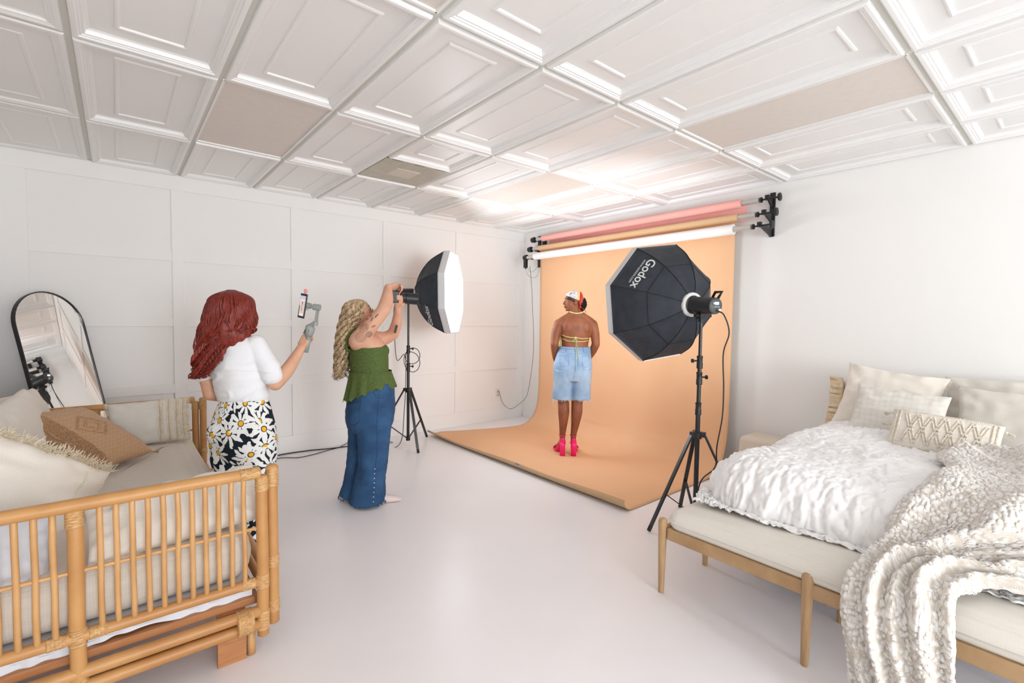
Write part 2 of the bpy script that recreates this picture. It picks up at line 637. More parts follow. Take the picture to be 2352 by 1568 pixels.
def fuse(mb, name, mats, parent, voxel=0.006, smooth_iter=6, post=None, attr=None, fac=0.5):
    """union of overlapping closed shapes as one continuous skin (local coordinates)"""
    me = bpy.data.meshes.new(name + '_raw')
    me.from_pydata(mb.v, [], mb.f)
    o = bpy.data.objects.new(name + '_raw', me)
    COL.objects.link(o)
    r = o.modifiers.new('r', 'REMESH')
    r.mode = 'VOXEL'
    r.voxel_size = voxel
    sm = o.modifiers.new('s', 'SMOOTH')
    sm.factor = fac
    sm.iterations = smooth_iter
    dg = bpy.context.evaluated_depsgraph_get()
    dg.update()
    out = bpy.data.meshes.new_from_object(o.evaluated_get(dg))
    out.name = name
    bpy.data.objects.remove(o, do_unlink=True)
    out.materials.clear()
    if not isinstance(mats, (list, tuple)):
        mats = [mats]
    for m in mats:
        out.materials.append(m)
    if post:
        nn = [v.normal.copy() for v in out.vertices]
        cs = [v.co.copy() for v in out.vertices]
        flat = []
        for c, n_ in zip(cs, nn):
            flat += list(post(c, n_))
        out.vertices.foreach_set('co', flat)
    if attr:
        a = out.attributes.new('puv', 'FLOAT_VECTOR', 'POINT')
        for v in out.vertices:
            a.data[v.index].vector = attr(v.co)
    out.shade_smooth()
    out.update()
    ob = bpy.data.objects.new(name, out)
    link(ob, parent)
    return ob


def nz(p, s, seed=0.0):
    return noise.noise(V((p[0] * s + seed, p[1] * s + seed * 1.3, p[2] * s - seed)))


# ================================================================ THE ROOM
H = 2.743
XL, YB = -5.447, -11.6

b = MB()
b.box((XL / 2, YB / 2, -0.05), (-XL + 0.4, -YB + 0.4, 0.1))
struct(build(b, 'floor', M['floor'], smooth=False))
# wall behind the backdrop (right), panelled wall (left), end wall
b = MB()
b.box((0.05, YB / 2, H / 2), (0.1, -YB + 0.2, H))
struct(build(b, 'wall_right', M['wall'], smooth=False))
b = MB()
b.box((XL / 2, 0.05, H / 2), (-XL, 0.1, H))
struct(build(b, 'wall_left', M['wall'], smooth=False))
b = MB()
b.box((XL - 0.05, YB / 2, H / 2), (0.1, -YB + 0.2, H))
struct(build(b, 'wall_end', M['wall'], smooth=False))
# back wall with two window openings
WIN = [(-5.1, -3.1), (-2.65, -0.25)]
b = MB()
xs = [XL, WIN[0][0], WIN[0][1], WIN[1][0], WIN[1][1], 0.0]
for i in range(0, 6, 2):
    b.box(((xs[i] + xs[i + 1]) / 2, YB - 0.05, H / 2), (xs[i + 1] - xs[i], 0.1, H))
for x0, x1 in WIN:
    b.box(((x0 + x1) / 2, YB - 0.05, 0.2), (x1 - x0, 0.1, 0.4))
    b.box(((x0 + x1) / 2, YB - 0.05, (H + 2.5) / 2), (x1 - x0, 0.1, H - 2.5))
struct(build(b, 'wall_back', M['wall'], smooth=False))
for i, (x0, x1) in enumerate(WIN):
    w_ = thing('window_%d' % (i + 1), None, None, ((x0 + x1) / 2, YB, 0.4))
    struct(w_)
    b = MB()
    for x in (x0 + 0.03, (x0 + x1) / 2, x1 - 0.03):
        b.box((x, YB + 0.01, 1.45), (0.06, 0.05, 2.1))
    for z in (0.43, 2.47):
        b.box(((x0 + x1) / 2, YB + 0.01, z), (x1 - x0, 0.05, 0.06))
    build(b, 'window_frame', M['trim'], w_, smooth=False)
    b = MB()
    b.box(((x0 + x1) / 2, YB - 0.02, 1.45), (x1 - x0, 0.006, 2.1))
    build(b, 'pane', M['glass'], w_, smooth=False)

# board-and-batten trim on the left wall
n_tr = 0
T_ = 0.012


def trim_piece(mb):
    global n_tr
    n_tr += 1
    return struct(build(mb, 'trim_%d' % n_tr, M['trim'], smooth=False, bevel=0.0015, seg=1))


stiles = [(-5.447, -5.222), (-4.288, -4.198), (-3.262, -3.172), (-2.235, -2.145), (-1.212, -1.122), (-0.12, 0.0)]
for a0, a1 in stiles:
    b = MB()
    b.box(((a0 + a1) / 2, -T_ / 2, (0.185 + 2.597) / 2), (a1 - a0, T_, 2.597 - 0.185))
    trim_piece(b)
for i in range(5):
    x0, x1 = stiles[i][1], stiles[i + 1][0]
    for z0, z1 in ((0.734, 0.816), (1.353, 1.428), (1.952, 2.033)):
        b = MB()
        b.box(((x0 + x1) / 2, -T_ / 2, (z0 + z1) / 2), (x1 - x0, T_, z1 - z0))
        trim_piece(b)
b = MB()
b.box((XL / 2, -T_ / 2, (2.597 + H) / 2), (-XL, T_, H - 2.597))
trim_piece(b)
b = MB()
b.box((XL / 2, -0.008, 0.0925), (-XL, 0.016, 0.185))
struct(build(b, 'baseboard_left', M['trim'], smooth=False, bevel=0.003))
b = MB()
b.box((-0.008, YB / 2 - 0.01, 0.05), (0.016, -YB - 0.02, 0.1))
struct(build(b, 'baseboard_right', M['trim'], smooth=False, bevel=0.003))

# ceiling: inverted tee grid and pressed coffer tiles, all one surface
TL = 0.6096
GX = [(i - 7.9348) * TL for i in range(-1, 8)] + [0.0]
GX[0] = XL
GY = [0.0, -1.147, -2.366, -3.586, -4.805, -6.02, -7.24, -8.46, -9.68, YB]
b = MB()
b.box((XL / 2, YB / 2, H + 0.16), (-XL + 0.2, -YB + 0.2, 0.1))
b.cur = 1
for x in GX[1:-1]:
    b.box((x, YB / 2, H + 0.004), (0.024, -YB, 0.008))
for y in GY[1:-1]:
    b.box((XL / 2, y, H + 0.0042), (-XL, 0.024, 0.008))
b.box((XL / 2, -0.008, H + 0.004), (-XL, 0.016, 0.008))
b.box((-0.008, YB / 2, H + 0.004), (0.016, -YB, 0.008))
b.cur = 0
LIGHTS = [(1, 1), (5, 1), (5, 3), (1, 3)]
VENT = (3, 1)
PROF = [(0.0, 0.002), (0.004, -0.014), (0.010, -0.017), (0.024, -0.017), (0.030, -0.010), (0.036, -0.010), (0.040, -0.005), (0.048, -0.005), (0.055, 0.012), (0.066, 0.018)]
BEAD = [(0.150, 0.018), (0.154, 0.011), (0.162, 0.009), (0.170, 0.011), (0.174, 0.018)]


def coffer(x0, x1, y0, y1, k=1.0, cutx0=False):
    x0 += 0.012
    x1 -= 0.012
    y0 += 0.012
    y1 -= 0.012
    sc = min(1.0, (x1 - x0) / 0.56)
    pf = [(i * sc, z * k) for i, z in PROF] + ([(i * sc, z * k) for i, z in BEAD])
    vs, fs = [], []
    for ins, z in pf:
        vs += [(x0 + ins, y0 + ins, H + z), (x1 - ins, y0 + ins, H + z), (x1 - ins, y1 - ins, H + z), (x0 + ins, y1 - ins, H + z)]
    for i in range(len(pf) - 1):
        for q in range(4):
            a_, c_ = i * 4 + q, i * 4 + (q + 1) % 4
            fs.append((a_, a_ + 4, c_ + 4, c_))
    e = (len(pf) - 1) * 4
    fs.append((e, e + 3, e + 2, e + 1))
    b.add(vs, fs)


for j in range(len(GY) - 1):
    for i in range(len(GX) - 1):
        if (i - 1, j) in LIGHTS:
            continue
        y1, y0 = GY[j], GY[j + 1]
        if (i - 1, j) == VENT:
            y1 = -1.147 - TL - 0.015
        coffer(GX[i], GX[i + 1], y0, y1, 0.45 if i == 0 else 1.0)
struct(build(b, 'ceiling', [M['gap'], M['tbar']] if False else [M['ceil'], M['tbar']], smooth=False))

lab = {(1, 1): 'square-looking cream ceiling light panel over the space between mirror and photographer, unlit',
       (5, 1): 'unlit ceiling light panel nearest the paper rolls',
       (5, 3): 'long unlit ceiling light panel above the bed side of the room',
       (1, 3): 'ceiling light panel cut off by the top edge of the photo'}
for (i, j) in LIGHTS:
    x0, x1, y0, y1 = GX[i + 1] + 0.014, GX[i + 2] - 0.014, GY[j + 1] + 0.014, GY[j] - 0.014
    t = thing('ceiling_light', lab[(i, j)], 'ceiling light', ((x0 + x1) / 2, (y0 + y1) / 2, H), group='recessed ceiling light panels')
    b = MB()
    for a_, c_ in (((x0, y0), (x1, y0)), ((x1, y0), (x1, y1)), ((x1, y1), (x0, y1)), ((x0, y1), (x0, y0))):
        b.bar((a_[0], a_[1], H - 0.001), (c_[0], c_[1], H - 0.001), 0.014, 0.010, up=V((0, 0, 1)))
    build(b, 'frame', M['trim'], t, smooth=False)
    b = MB()
    b.box(((x0 + x1) / 2, (y0 + y1) / 2, H + 0.006), (x1 - x0 - 0.01, y1 - y0 - 0.01, 0.004))
    build(b, 'diffuser', M['diffuser'], t, smooth=False)
x0, x1, y1, y0 = GX[4] + 0.014, GX[5] - 0.014, -1.147 - 0.014, -1.147 - TL + 0.004
t = thing('air_vent', 'beige square ceiling air vent with a raised square centre plate', 'air vent', ((x0 + x1) / 2, (y0 + y1) / 2, H))
b = MB()
cx_, cy_ = (x0 + x1) / 2, (y0 + y1) / 2
b.box((cx_, cy_, H - 0.002), (x1 - x0, y1 - y0, 0.006))
build(b, 'face_plate', M['vent'], t, smooth=False, bevel=0.002)
b = MB()
b.lathe([(0.16, 0), (0.15, 0.004), (0.14, 0.006)], (cx_, cy_, H - 0.005), (0, 0, -1), n=4, up=V((1, 1, 0)))
build(b, 'centre_plate', mat('vent_centre', (212, 205, 190), 0.5), t, smooth=False)
for sx in (-0.2, 0, 0.2):
    b = MB()
    b.box((cx_ + sx, y0 - 0.012, H - 0.004), (0.09, 0.018, 0.01))
    build(b, 'mounting_clip', M['grayd'], t, smooth=False)

# wall outlet
t = thing('wall_outlet', 'white double wall outlet low on the panelled wall near the corner', 'outlet', (-0.47, 0, 0.39))
b = MB()
b.box((-0.477, -0.004, 0.392), (0.075, 0.008, 0.118))
build(b, 'cover_plate', M['whitep'], t, smooth=False, bevel=0.002)
for dz in (-0.024, 0.024):
    b = MB()
    b.cyl((-0.477, -0.008, 0.392 + dz), (-0.477, -0.011, 0.392 + dz), 0.017, n=16)
    build(b, 'socket', mat('socket_cream', (206, 196, 178), 0.5), t)

# ================================================================ BACKDROP
YR, YL = -3.26, -0.53      # near and far ends of the paper
RR = {'pink': (0.13, 2.575, 0.040), 'kraft': (0.19, 2.435, 0.036), 'white': (0.27, 2.315, 0.048)}  # distance from wall, height, radius
A1 = [None]


def roll(name, label, m, key, mcore):
    d, z, r = RR[key]
    t = thing(name, label, 'paper roll', (-d, (YR + YL) / 2, z))
    b = MB()
    n = 32
    ro, ri = r, 0.027
    P = [(ro, 0), (ro, YL - YR)]
    vs, fs = [], []
    for rr_, yy in ((ri, YR), (ro, YR), (ro, YL), (ri, YL)):
        for k in range(n):
            a = 2 * pi * k / n
            vs.append((-d + cos(a) * rr_, yy, z + sin(a) * rr_))
    for i in range(4):
        for k in range(n):
            j = (i + 1) % 4
            fs.append((i * n + k, i * n + (k + 1) % n, j * n + (k + 1) % n, j * n + k))
    b.add(vs, fs)
    build(b, 'paper', m, t, autosmooth=40)
    b = MB()
    b.cyl((-d, YR - 0.16, z), (-d, YL + 0.12, z), 0.0245, n=20)
    build(b, 'core_tube', M['steel'], t, autosmooth=40)
    return t


tp = roll('backdrop_roll', 'pink paper backdrop roll, topmost of the three on the wall', M['pink'], 'pink', None)
b = MB()
b.grid(2, 8, lambda u, v: (-0.13 + 0.05 + 0.0 * v, YR - 0.03 + (YL - 0.05 - YR) * u, 2.575 - 0.16 * v))
build(b, 'hanging_edge', M['pink'], tp, solid=0.002)
tk = roll('backdrop_roll', 'tan paper roll between pink and white rolls, its paper swept over the floor', M['kraft'], 'kraft', None)
tw = roll('backdrop_roll', 'white paper backdrop roll, lowest of the three on the wall', M['whitepaper'], 'white', None)

# seamless sweep: hangs behind the white roll, curves onto the floor, front edge curls up
path = [(0.155, 2.43), (0.15, 2.2), (0.15, 1.6), (0.15, 1.0), (0.152, 0.66), (0.16, 0.44), (0.185, 0.27), (0.245, 0.13), (0.35, 0.045), (0.50, 0.012), (0.78, 0.004), (1.1, 0.004), (1.4, 0.004), (1.60, 0.004), (1.68, 0.008), (1.725, 0.028), (1.742, 0.058), (1.735, 0.082)]
pp = cr([(a, c, 0) for a, c in path], 6)


def sweep(u, v):
    f_ = v * (len(pp) - 1)
    i = min(int(f_), len(pp) - 2)
    q = pp[i].lerp(pp[i + 1], f_ - i)
    x, z = -q.x, q.y
    y = -3.215 + (YL + 0.02 + 3.215) * u
    z += 0.0
    if q.x > 0.5:   # far corner of the paper is lifted, floor part fans out a little
        k = min(1, (q.x - 0.5) / 1.2)
        y += k * (0.30 * u ** 2) + 0.015 * k * sin(u * 9) * (1 - u)
        z += k * k * max(0, (u - 0.75)) ** 1.5 * 0.25
        x -= k * 0.0
        if q.x > 1.6 and q.y > 0.004:   # the free edge curls up, higher at the near end
            kz = 0.50 + 0.55 * (1 - u) + 0.07 * sin(u * 13 + 1.0)
            z = 0.004 + (z - 0.004) * kz
            y += 0.10 * max(0, 0.1 - u) * (q.y / 0.08)
    if 0.2 < q.y < 2.2 and q.x < 0.3:
        x += 0.006 * sin(u * 7 + q.y)
    z += 0.002
    return (x, y, z)


b = MB()
b.grid(60, 150, sweep)
sheet = build(b, 'paper_sweep', M['tan'], tk, solid=0.0012)
sheet.data.materials.append(mat('kraft_back', (206, 172, 134), 0.75, spec=0.25))
sheet.modifiers['thickness'].material_offset = 1

for lb, u_, c in (('blue tape tab at the far corner of the paper sweep', 0.985, 'tape'), ('blue tape tab on the middle of the paper front edge', 0.45, 'tape')):
    b = MB()
    q = [sweep(u_ + du, vv) for vv in (0.992, 0.965) for du in (-0.009, 0.009)]
    b.add([(p[0] - 0.004, p[1], p[2]) for p in q] + [(p[0] - 0.006, p[1], p[2]) for p in q], [(0, 1, 3, 2), (4, 6, 7, 5), (0, 2, 6, 4), (1, 5, 7, 3), (0, 4, 5, 1), (2, 3, 7, 6)])
    tag(build(b, 'tape', M['tape'], smooth=False), lb, c)

# right bracket (three crank hooks) and left bracket (three chain drives)
t = thing('backdrop_bracket', 'black three-hook wall bracket with hand wheels at the near end of the paper rolls', 'bracket', (0, YR - 0.24, 2.45))
yb = YR - 0.23
b = MB()
b.box((-0.012, yb, 2.45), (0.02, 0.045, 0.40))
for key, (d, z, r) in RR.items():
    b.bar((-0.02, yb, z + 0.0), (-d - 0.02, yb, z + 0.005), 0.02, 0.03, up=V((0, 0, 1)))
    b.add([(-0.02, yb - 0.008, z), (-d, yb - 0.008, z), (-0.02, yb - 0.008, z - 0.07), (-0.02, yb + 0.008, z), (-d, yb + 0.008, z), (-0.02, yb + 0.008, z - 0.07)],
          [(0, 1, 2), (3, 5, 4), (0, 3, 4, 1), (1, 4, 5, 2), (2, 5, 3, 0)])
    b.box((-d, yb, z + 0.012), (0.03, 0.035, 0.045))
build(b, 'hook_plate', M['black'], t, smooth=False, bevel=0.002)
for key, (d, z, r) in RR.items():
    b = MB()
    b.lathe([(0.008, 0.0), (0.008, 0.03), (0.024, 0.032), (0.026, 0.04), (0.012, 0.046)], (-d, yb + 0.015, z), (0, 1, 0), n=20)
    build(b, 'spindle', M['black'], t, autosmooth=40)
    b = MB()
    b.lathe([(0.009, 0.0), (0.009, 0.083), (0.030, 0.085), (0.036, 0.092), (0.036, 0.102), (0.014, 0.108)], (-d, yb - 0.01, z), (0, -1, 0), n=20)
    build(b, 'hand_wheel', M['black'], t, autosmooth=40)
t = thing('backdrop_bracket', 'black motorised three-drive bracket in the corner at the far end of the paper rolls', 'bracket', (0, YL + 0.2, 2.45))
yb = YL + 0.19
b = MB()
b.box((-0.012, yb, 2.42), (0.024, 0.05, 0.44))
b.box((-0.03, yb - 0.12, 2.52), (0.05, 0.04, 0.2))
for key, (d, z, r) in RR.items():
    b.bar((-0.02, yb, z), (-d, yb, z), 0.025, 0.03, up=V((0, 0, 1)))
build(b, 'hook_plate', M['black'], t, smooth=False, bevel=0.002)
for key, (d, z, r) in RR.items():
    b = MB()
    b.lathe([(0.03, 0.0), (0.04, 0.005), (0.04, 0.03), (0.036, 0.034), (0.036, 0.06), (0.028, 0.066)], (-d, yb - 0.03, z), (0, 1, 0), n=10)
    build(b, 'chain_drive', M['black'], t, autosmooth=30)
    b = MB()
    b.cyl((-d, yb - 0.03, z), (-d, yb - 0.07, z), 0.02, n=16)
    build(b, 'spindle', M['whitep'] if key == 'white' else M['black'], t)
b = MB()
b.box((-0.27, yb + 0.005, 2.23), (0.045, 0.045, 0.11))
b.cyl((-0.27, yb, 2.175), (-0.27, yb, 2.16), 0.012, n=10)
build(b, 'motor_housing', M['black'], t, smooth=False, bevel=0.004)
t = thing('control_box', 'small black motor control box with a red light behind the far ends of the rolls', 'control box', (-0.04, YL + 0.08, 2.4))
b = MB()
b.box((-0.045, YL + 0.08, 2.40), (0.05, 0.10, 0.16))
build(b, 'housing', M['black'], t, smooth=False, bevel=0.006)
b = MB()
b.cyl((-0.07, YL + 0.09, 2.45), (-0.074, YL + 0.09, 2.45), 0.006, n=10)
build(b, 'indicator', emis('red_led', (255, 40, 30), 2.0), t)


def cable(name, label, pts, r=0.003, m='cable', seg=8, cat='cable', group=None, n=8):
    b = MB()
    b.tube(cr(pts, seg), r, n)
    return tag(build(b, name, M[m]), label, cat, group)


cable('power_cable', 'thin black cord hanging from the backdrop drives down to the wall outlet',
      [(-0.2, YL + 0.18, 2.20), (-0.17, YL + 0.17, 1.9), (-0.14, YL + 0.17, 1.5), (-0.12, YL + 0.17, 1.2), (-0.10, YL + 0.2, 0.9), (-0.08, YL + 0.28, 0.55), (-0.09, -0.18, 0.32), (-0.15, -0.08, 0.20), (-0.26, -0.05, 0.145), (-0.36, -0.04, 0.19), (-0.43, -0.035, 0.28), (-0.455, -0.03, 0.37), (-0.477, -0.03, 0.416), (-0.477, -0.012, 0.416)], 0.0028)
cable('control_cable', 'thin black loops of wire dangling beneath the backdrop drives',
      [(-0.27, yb, 2.16), (-0.25, yb - 0.02, 2.08), (-0.2, yb - 0.06, 2.04), (-0.14, yb - 0.1, 2.07), (-0.1, yb - 0.1, 2.2), (-0.06, yb - 0.1, 2.32), (-0.1, yb - 0.06, 2.2), (-0.2, yb - 0.04, 2.12), (-0.27, yb, 2.2)], 0.0016)

# ================================================================ STUDIO LIGHTS


def stand(label, O, ztop, hub, feet, collars, wings, slider=0.06, rpole=0.0125):
    t = thing('light_stand', label, 'light stand', (O[0], O[1], 0))
    x, y = O
    b = MB()
    b.cyl((x, y, slider), (x, y, hub + 0.2), 0.0165, n=16)
    build(b, 'outer_pole', M['blackm'], t, autosmooth=40)
    b = MB()
    b.cyl((x, y, hub + 0.15), (x, y, collars[-1]), 0.0142, n=16)
    build(b, 'middle_pole', M['blackm'], t, autosmooth=40)
    b = MB()
    b.cyl((x, y, collars[-1] - 0.02), (x, y, ztop), 0.0115, n=16)
    build(b, 'inner_pole', M['blackm'], t, autosmooth=40)
    for zc, wing in zip(collars, wings):
        b = MB()
        b.lathe([(0.017, -0.045), (0.021, -0.043), (0.021, -0.005), (0.019, 0.0), (0.019, 0.03), (0.021, 0.034), (0.021, 0.044), (0.017, 0.046)], (x, y, zc), n=16)
        cl = build(b, 'collar', M['black'], t, autosmooth=40)
        if wing:
            wd = _R * wing
            wd = V((wd.x, wd.y, 0)).normalized()
            c = V((x, y, zc + 0.01))
            b = MB()
            b.cyl(c + wd * 0.018, c + wd * 0.045, 0.006, n=10)
            b.lathe([(0.010, 0), (0.016, 0.004), (0.016, 0.014), (0.010, 0.018)], c + wd * 0.042, wd, n=6)
            build(b, 'knob', M['black'], cl, autosmooth=30)
    b = MB()
    b.lathe([(0.016, -0.05), (0.03, -0.045), (0.03, 0.0), (0.018, 0.006)], (x, y, hub), n=12)
    for fx, fy in feet:
        d = V((fx - x, fy - y, 0)).normalized()
        b.bar(V((x, y, hub - 0.015)) + d * 0.01, V((x, y, hub - 0.015)) + d * 0.055, 0.03, 0.035, up=V((0, 0, 1)))
    build(b, 'leg_hub', M['black'], t, smooth=False)
    b = MB()
    b.lathe([(0.0165, -0.03), (0.024, -0.028), (0.024, 0.02), (0.017, 0.022)], (x, y, slider + 0.03), n=12)
    build(b, 'brace_collar', M['black'], t, autosmooth=40)
    for fx, fy in feet:
        d = V((fx - x, fy - y, 0))
        L = d.length
        d.normalize()
        top = V((x, y, hub - 0.02)) + d * 0.05
        foot = V((fx, fy, 0.012))
        b = MB()
        b.bar(top, foot, 0.028, 0.014, up=V((0, 0, 1)))
        lg = build(b, 'leg', M['blackm'], t, smooth=False, bevel=0.002)
        b = MB()
        dd = (foot - top).normalized()
        b.bar(foot - dd * 0.035, foot + dd * 0.004, 0.026, 0.018, up=V((0, 0, 1)))
        build(b, 'rubber_foot', M['rubber'], lg, smooth=False, bevel=0.003)
        mid = top.lerp(foot, 0.62)
        b = MB()
        b.bar(V((x, y, slider + 0.03)) + d * 0.02, mid, 0.018, 0.006, up=V((0, 0, 1)))
        build(b, 'brace', M['blackm'], t, smooth=False)
    return t


def axes(yaw, pitch, roll_=0.0):
    a = V((cos(pitch) * cos(yaw), cos(pitch) * sin(yaw), sin(pitch)))
    x, yv = frame_from(a, V((0, 0, 1)))   # x horizontal, yv up
    if roll_:
        x, yv = x * cos(roll_) + yv * sin(roll_), yv * cos(roll_) - x * sin(roll_)
    return a, x, yv


def studio_light(labL, labS, piv, yaw, pitch, glow, roll_, text_side, fwd=0.16, head_len=0.23):
    a, x, up = axes(yaw, pitch)
    P = V(piv)
    # head
    t = thing('studio_light', labL, 'studio light', piv)
    c = P + up * 0.075
    back = c - a * (head_len - 0.10)
    b = MB()
    b.lathe([(0.03, 0.0), (0.052, 0.004), (0.058, 0.02), (0.058, head_len - 0.05), (0.054, head_len - 0.045), (0.054, head_len - 0.02), (0.066, head_len - 0.015), (0.066, head_len + 0.015), (0.05, head_len + 0.02)], back, a, n=32)
    body = build(b, 'housing', M['black'], t, autosmooth=35)
    b = MB()
    b.lathe([(0.056, 0.0), (0.05, 0.006), (0.046, 0.008)], back + a * 0.002, -a, n=20)
    build(b, 'control_panel', M['grayd'], t, autosmooth=35)
    b = MB()
    m3 = Matrix((x, a, up)).transposed()
    b.box(back - a * 0.008 + up * 0.018, (0.03, 0.004, 0.018), mtx=m3)
    build(b, 'display', emis('lcd', (190, 215, 235), 0.9), t, smooth=False)
    b = MB()
    for k in (-0.018, -0.006, 0.006, 0.018):
        b.cyl(back - a * 0.006 + x * k - up * 0.006, back - a * 0.011 + x * k - up * 0.006, 0.003, n=8)
    b.cyl(back - a * 0.006 - up * 0.026 - x * 0.02, back - a * 0.02 - up * 0.026 - x * 0.02, 0.009, n=12)
    b.cyl(back - a * 0.006 + up * 0.018 + x * 0.028, back - a * 0.018 + up * 0.018 + x * 0.028, 0.007, n=12)
    build(b, 'button', M['whitep'], t)
    b = MB()
    h0 = back + a * 0.03 + up * 0.05
    h1 = back - a * 0.03 + up * 0.03
    pts = [h0 - a * 0.0, h0 + up * 0.045 - a * 0.02, h0 + up * 0.05 - a * 0.06, h0 + up * 0.03 - a * 0.075, h1 + up * 0.0 + a * 0.03]
    b.tube([h0 + a * 0.01, h0 + up * 0.042 - a * 0.015, h0 + up * 0.046 - a * 0.075, h0 + up * 0.004 - a * 0.045], 0.008, 8, flat=1.3)
    build(b, 'handle', M['black'], t)
    b = MB()
    b.box(P + up * 0.012, (0.05, 0.045, 0.07), mtx=m3)
    b.cyl(P + V((0, 0, -0.045)), P + V((0, 0, 0.0)), 0.018, n=14)
    b.cyl(P - x * 0.04 + up * 0.005, P + x * 0.055 + up * 0.005, 0.014, n=14)
    build(b, 'tilt_bracket', M['black'], t, autosmooth=35)
    # name printed along the housing (the side that faces the room's middle)
    side = text_side
    front = back + a * head_len
    txt = bpy.data.curves.new('print', 'FONT')
    txt.body = 'Godox'
    txt.size = 0.030
    txt.extrude = 0.0004
    txt.align_x = 'CENTER'
    tx_dir = -a if text_side < 0 else a
    # softbox
    s = thing('softbox', labS, 'softbox', front)
    R = 0.475
    prof = [(0.074, 0.0), (0.17, 0.035), (0.28, 0.105), (0.385, 0.21), (0.475, 0.37)]
    ang = [pi / 8 + roll_ + k * pi / 4 for k in range(8)]

    def pt(r, h, an):
        return front + a * h + x * (cos(an) * r) + up * (sin(an) * r)
    b = MB()
    vs, fs = [], []
    SUB = 5
    PR = cr([(p[0], p[1], 0) for p in prof], 4)
    n8 = 8 * SUB
    for q in PR:
        for k in range(8):
            p0, p1 = pt(q.x, q.y, ang[k]), pt(q.x, q.y, ang[(k + 1) % 8])
            for j in range(SUB):
                w_ = j / SUB
                sag = 0.0 + 0.010 * sin(pi * w_) * sin(pi * min(1, (q.x - 0.07) / 0.405)) * 1.0
                p = p0.lerp(p1, w_)
                p = p + (front + a * 0.2 - p).normalized() * sag
                vs.append(p)
    for i in range(len(PR) - 1):
        for k in range(n8):
            fs.append((i * n8 + k, i * n8 + (k + 1) % n8, (i + 1) * n8 + (k + 1) % n8, (i + 1) * n8 + k))
    b.add(vs, fs)
    build(b, 'fabric_shell', [M['softblack']], s, solid=0.003, autosmooth=22)
    b = MB()
    for k in range(8):
        b.tube([pt(q.x + 0.002, q.y - 0.002, ang[k]) for q in PR], 0.003, 6)
    b.tube([pt(0.31, 0.128, an) for an in ang], 0.0022, 6, closed=True)
    build(b, 'seam', M['seam'], s)
    b = MB()
    # pale lip and recessed lit diffuser
    vs = []
    for r_, h_ in ((R + 0.003, 0.36), (R + 0.006, 0.375), (R + 0.003, 0.430), (R - 0.005, 0.432), (R - 0.007, 0.40)):
        vs += [pt(r_, h_, an) for an in ang]
    fs = [(i * 8 + k, i * 8 + (k + 1) % 8, (i + 1) * 8 + (k + 1) % 8, (i + 1) * 8 + k) for i in range(4) for k in range(8)]
    b.add(vs, fs)
    build(b, 'front_lip', M['softgrey'], s, smooth=False)
    b = MB()
    vs = [pt(R - 0.005, 0.398, an) for an in ang] + [front + a * 0.402]
    b.add(vs, [(k, (k + 1) % 8, 8) for k in range(8)])
    build(b, 'diffuser', glow, s, smooth=False)
    b = MB()
    b.lathe([(0.067, -0.012), (0.086, -0.010), (0.088, 0.0), (0.088, 0.012), (0.075, 0.016)], front, a, n=32)
    build(b, 'speed_ring', M['whitep'], s, autosmooth=40)

    def panel_text(body_, size, k, radius, off, flip):
        an0, an1 = ang[k % 8], ang[(k + 1) % 8]
        # local panel frame near the given radius
        def prof_h(r):
            for i in range(len(PR) - 1):
                if PR[i].x <= r <= PR[i + 1].x:
                    return PR[i].y + (PR[i + 1].y - PR[i].y) * (r - PR[i].x) / (PR[i + 1].x - PR[i].x)
            return PR[-1].y
        pa, pb = pt(radius, prof_h(radius), an0), pt(radius, prof_h(radius), an1)
        pc = pt(radius - 0.05, prof_h(radius - 0.05), an0).lerp(pt(radius - 0.05, prof_h(radius - 0.05), an1), 0.5)
        mid = pa.lerp(pb, 0.5)
        xd = (pb - pa).normalized() * flip
        yd = (pc - mid)
        yd = (yd - xd * yd.dot(xd)).normalized()
        if True:
            zd = xd.cross(yd)
            outw = (mid - (front + a * 0.25))
            if zd.dot(outw) < 0:
                xd = -xd
                zd = xd.cross(yd)
        cu = bpy.data.curves.new('t', 'FONT')
        cu.body = body_
        cu.size = size
        cu.extrude = 0.0006
        cu.offset = 0.0012 if size > 0.05 else 0.0
        cu.align_x = 'CENTER'
        o = bpy.data.objects.new('t', cu)
        COL.objects.link(o)
        dg = bpy.context.evaluated_depsgraph_get()
        me = bpy.data.meshes.new_from_object(o.evaluated_get(dg))
        bpy.data.objects.remove(o, do_unlink=True)
        M4 = Matrix((xd, yd, zd)).transposed().to_4x4()
        org = mid + yd * off + zd * 0.004
        M4.translation = org
        bb = MB()
        # lay the letters on the bowed panel
        bb.add([M4 @ v.co for v in me.vertices], [tuple(p.vertices) for p in me.polygons])
        return bb
    return t, s, panel_text, (back, a, x, up)


def flat_text(body_, size, origin, xd, yd, m, name, parent, ext=0.0005):
    cu = bpy.data.curves.new('t', 'FONT')
    cu.body = body_
    cu.size = size
    cu.extrude = ext
    cu.align_x = 'CENTER'
    o = bpy.data.objects.new('t', cu)
    COL.objects.link(o)
    dg = bpy.context.evaluated_depsgraph_get()
    me = bpy.data.meshes.new_from_object(o.evaluated_get(dg))
    bpy.data.objects.remove(o, do_unlink=True)
    zd = V(xd).cross(V(yd)).normalized()
    M4 = Matrix((V(xd), V(yd), zd)).transposed().to_4x4()
    M4.translation = V(origin)
    bb = MB()
    bb.add([M4 @ v.co for v in me.vertices], [tuple(p.vertices) for p in me.polygons])
    return build(bb, name, m, parent, smooth=False)


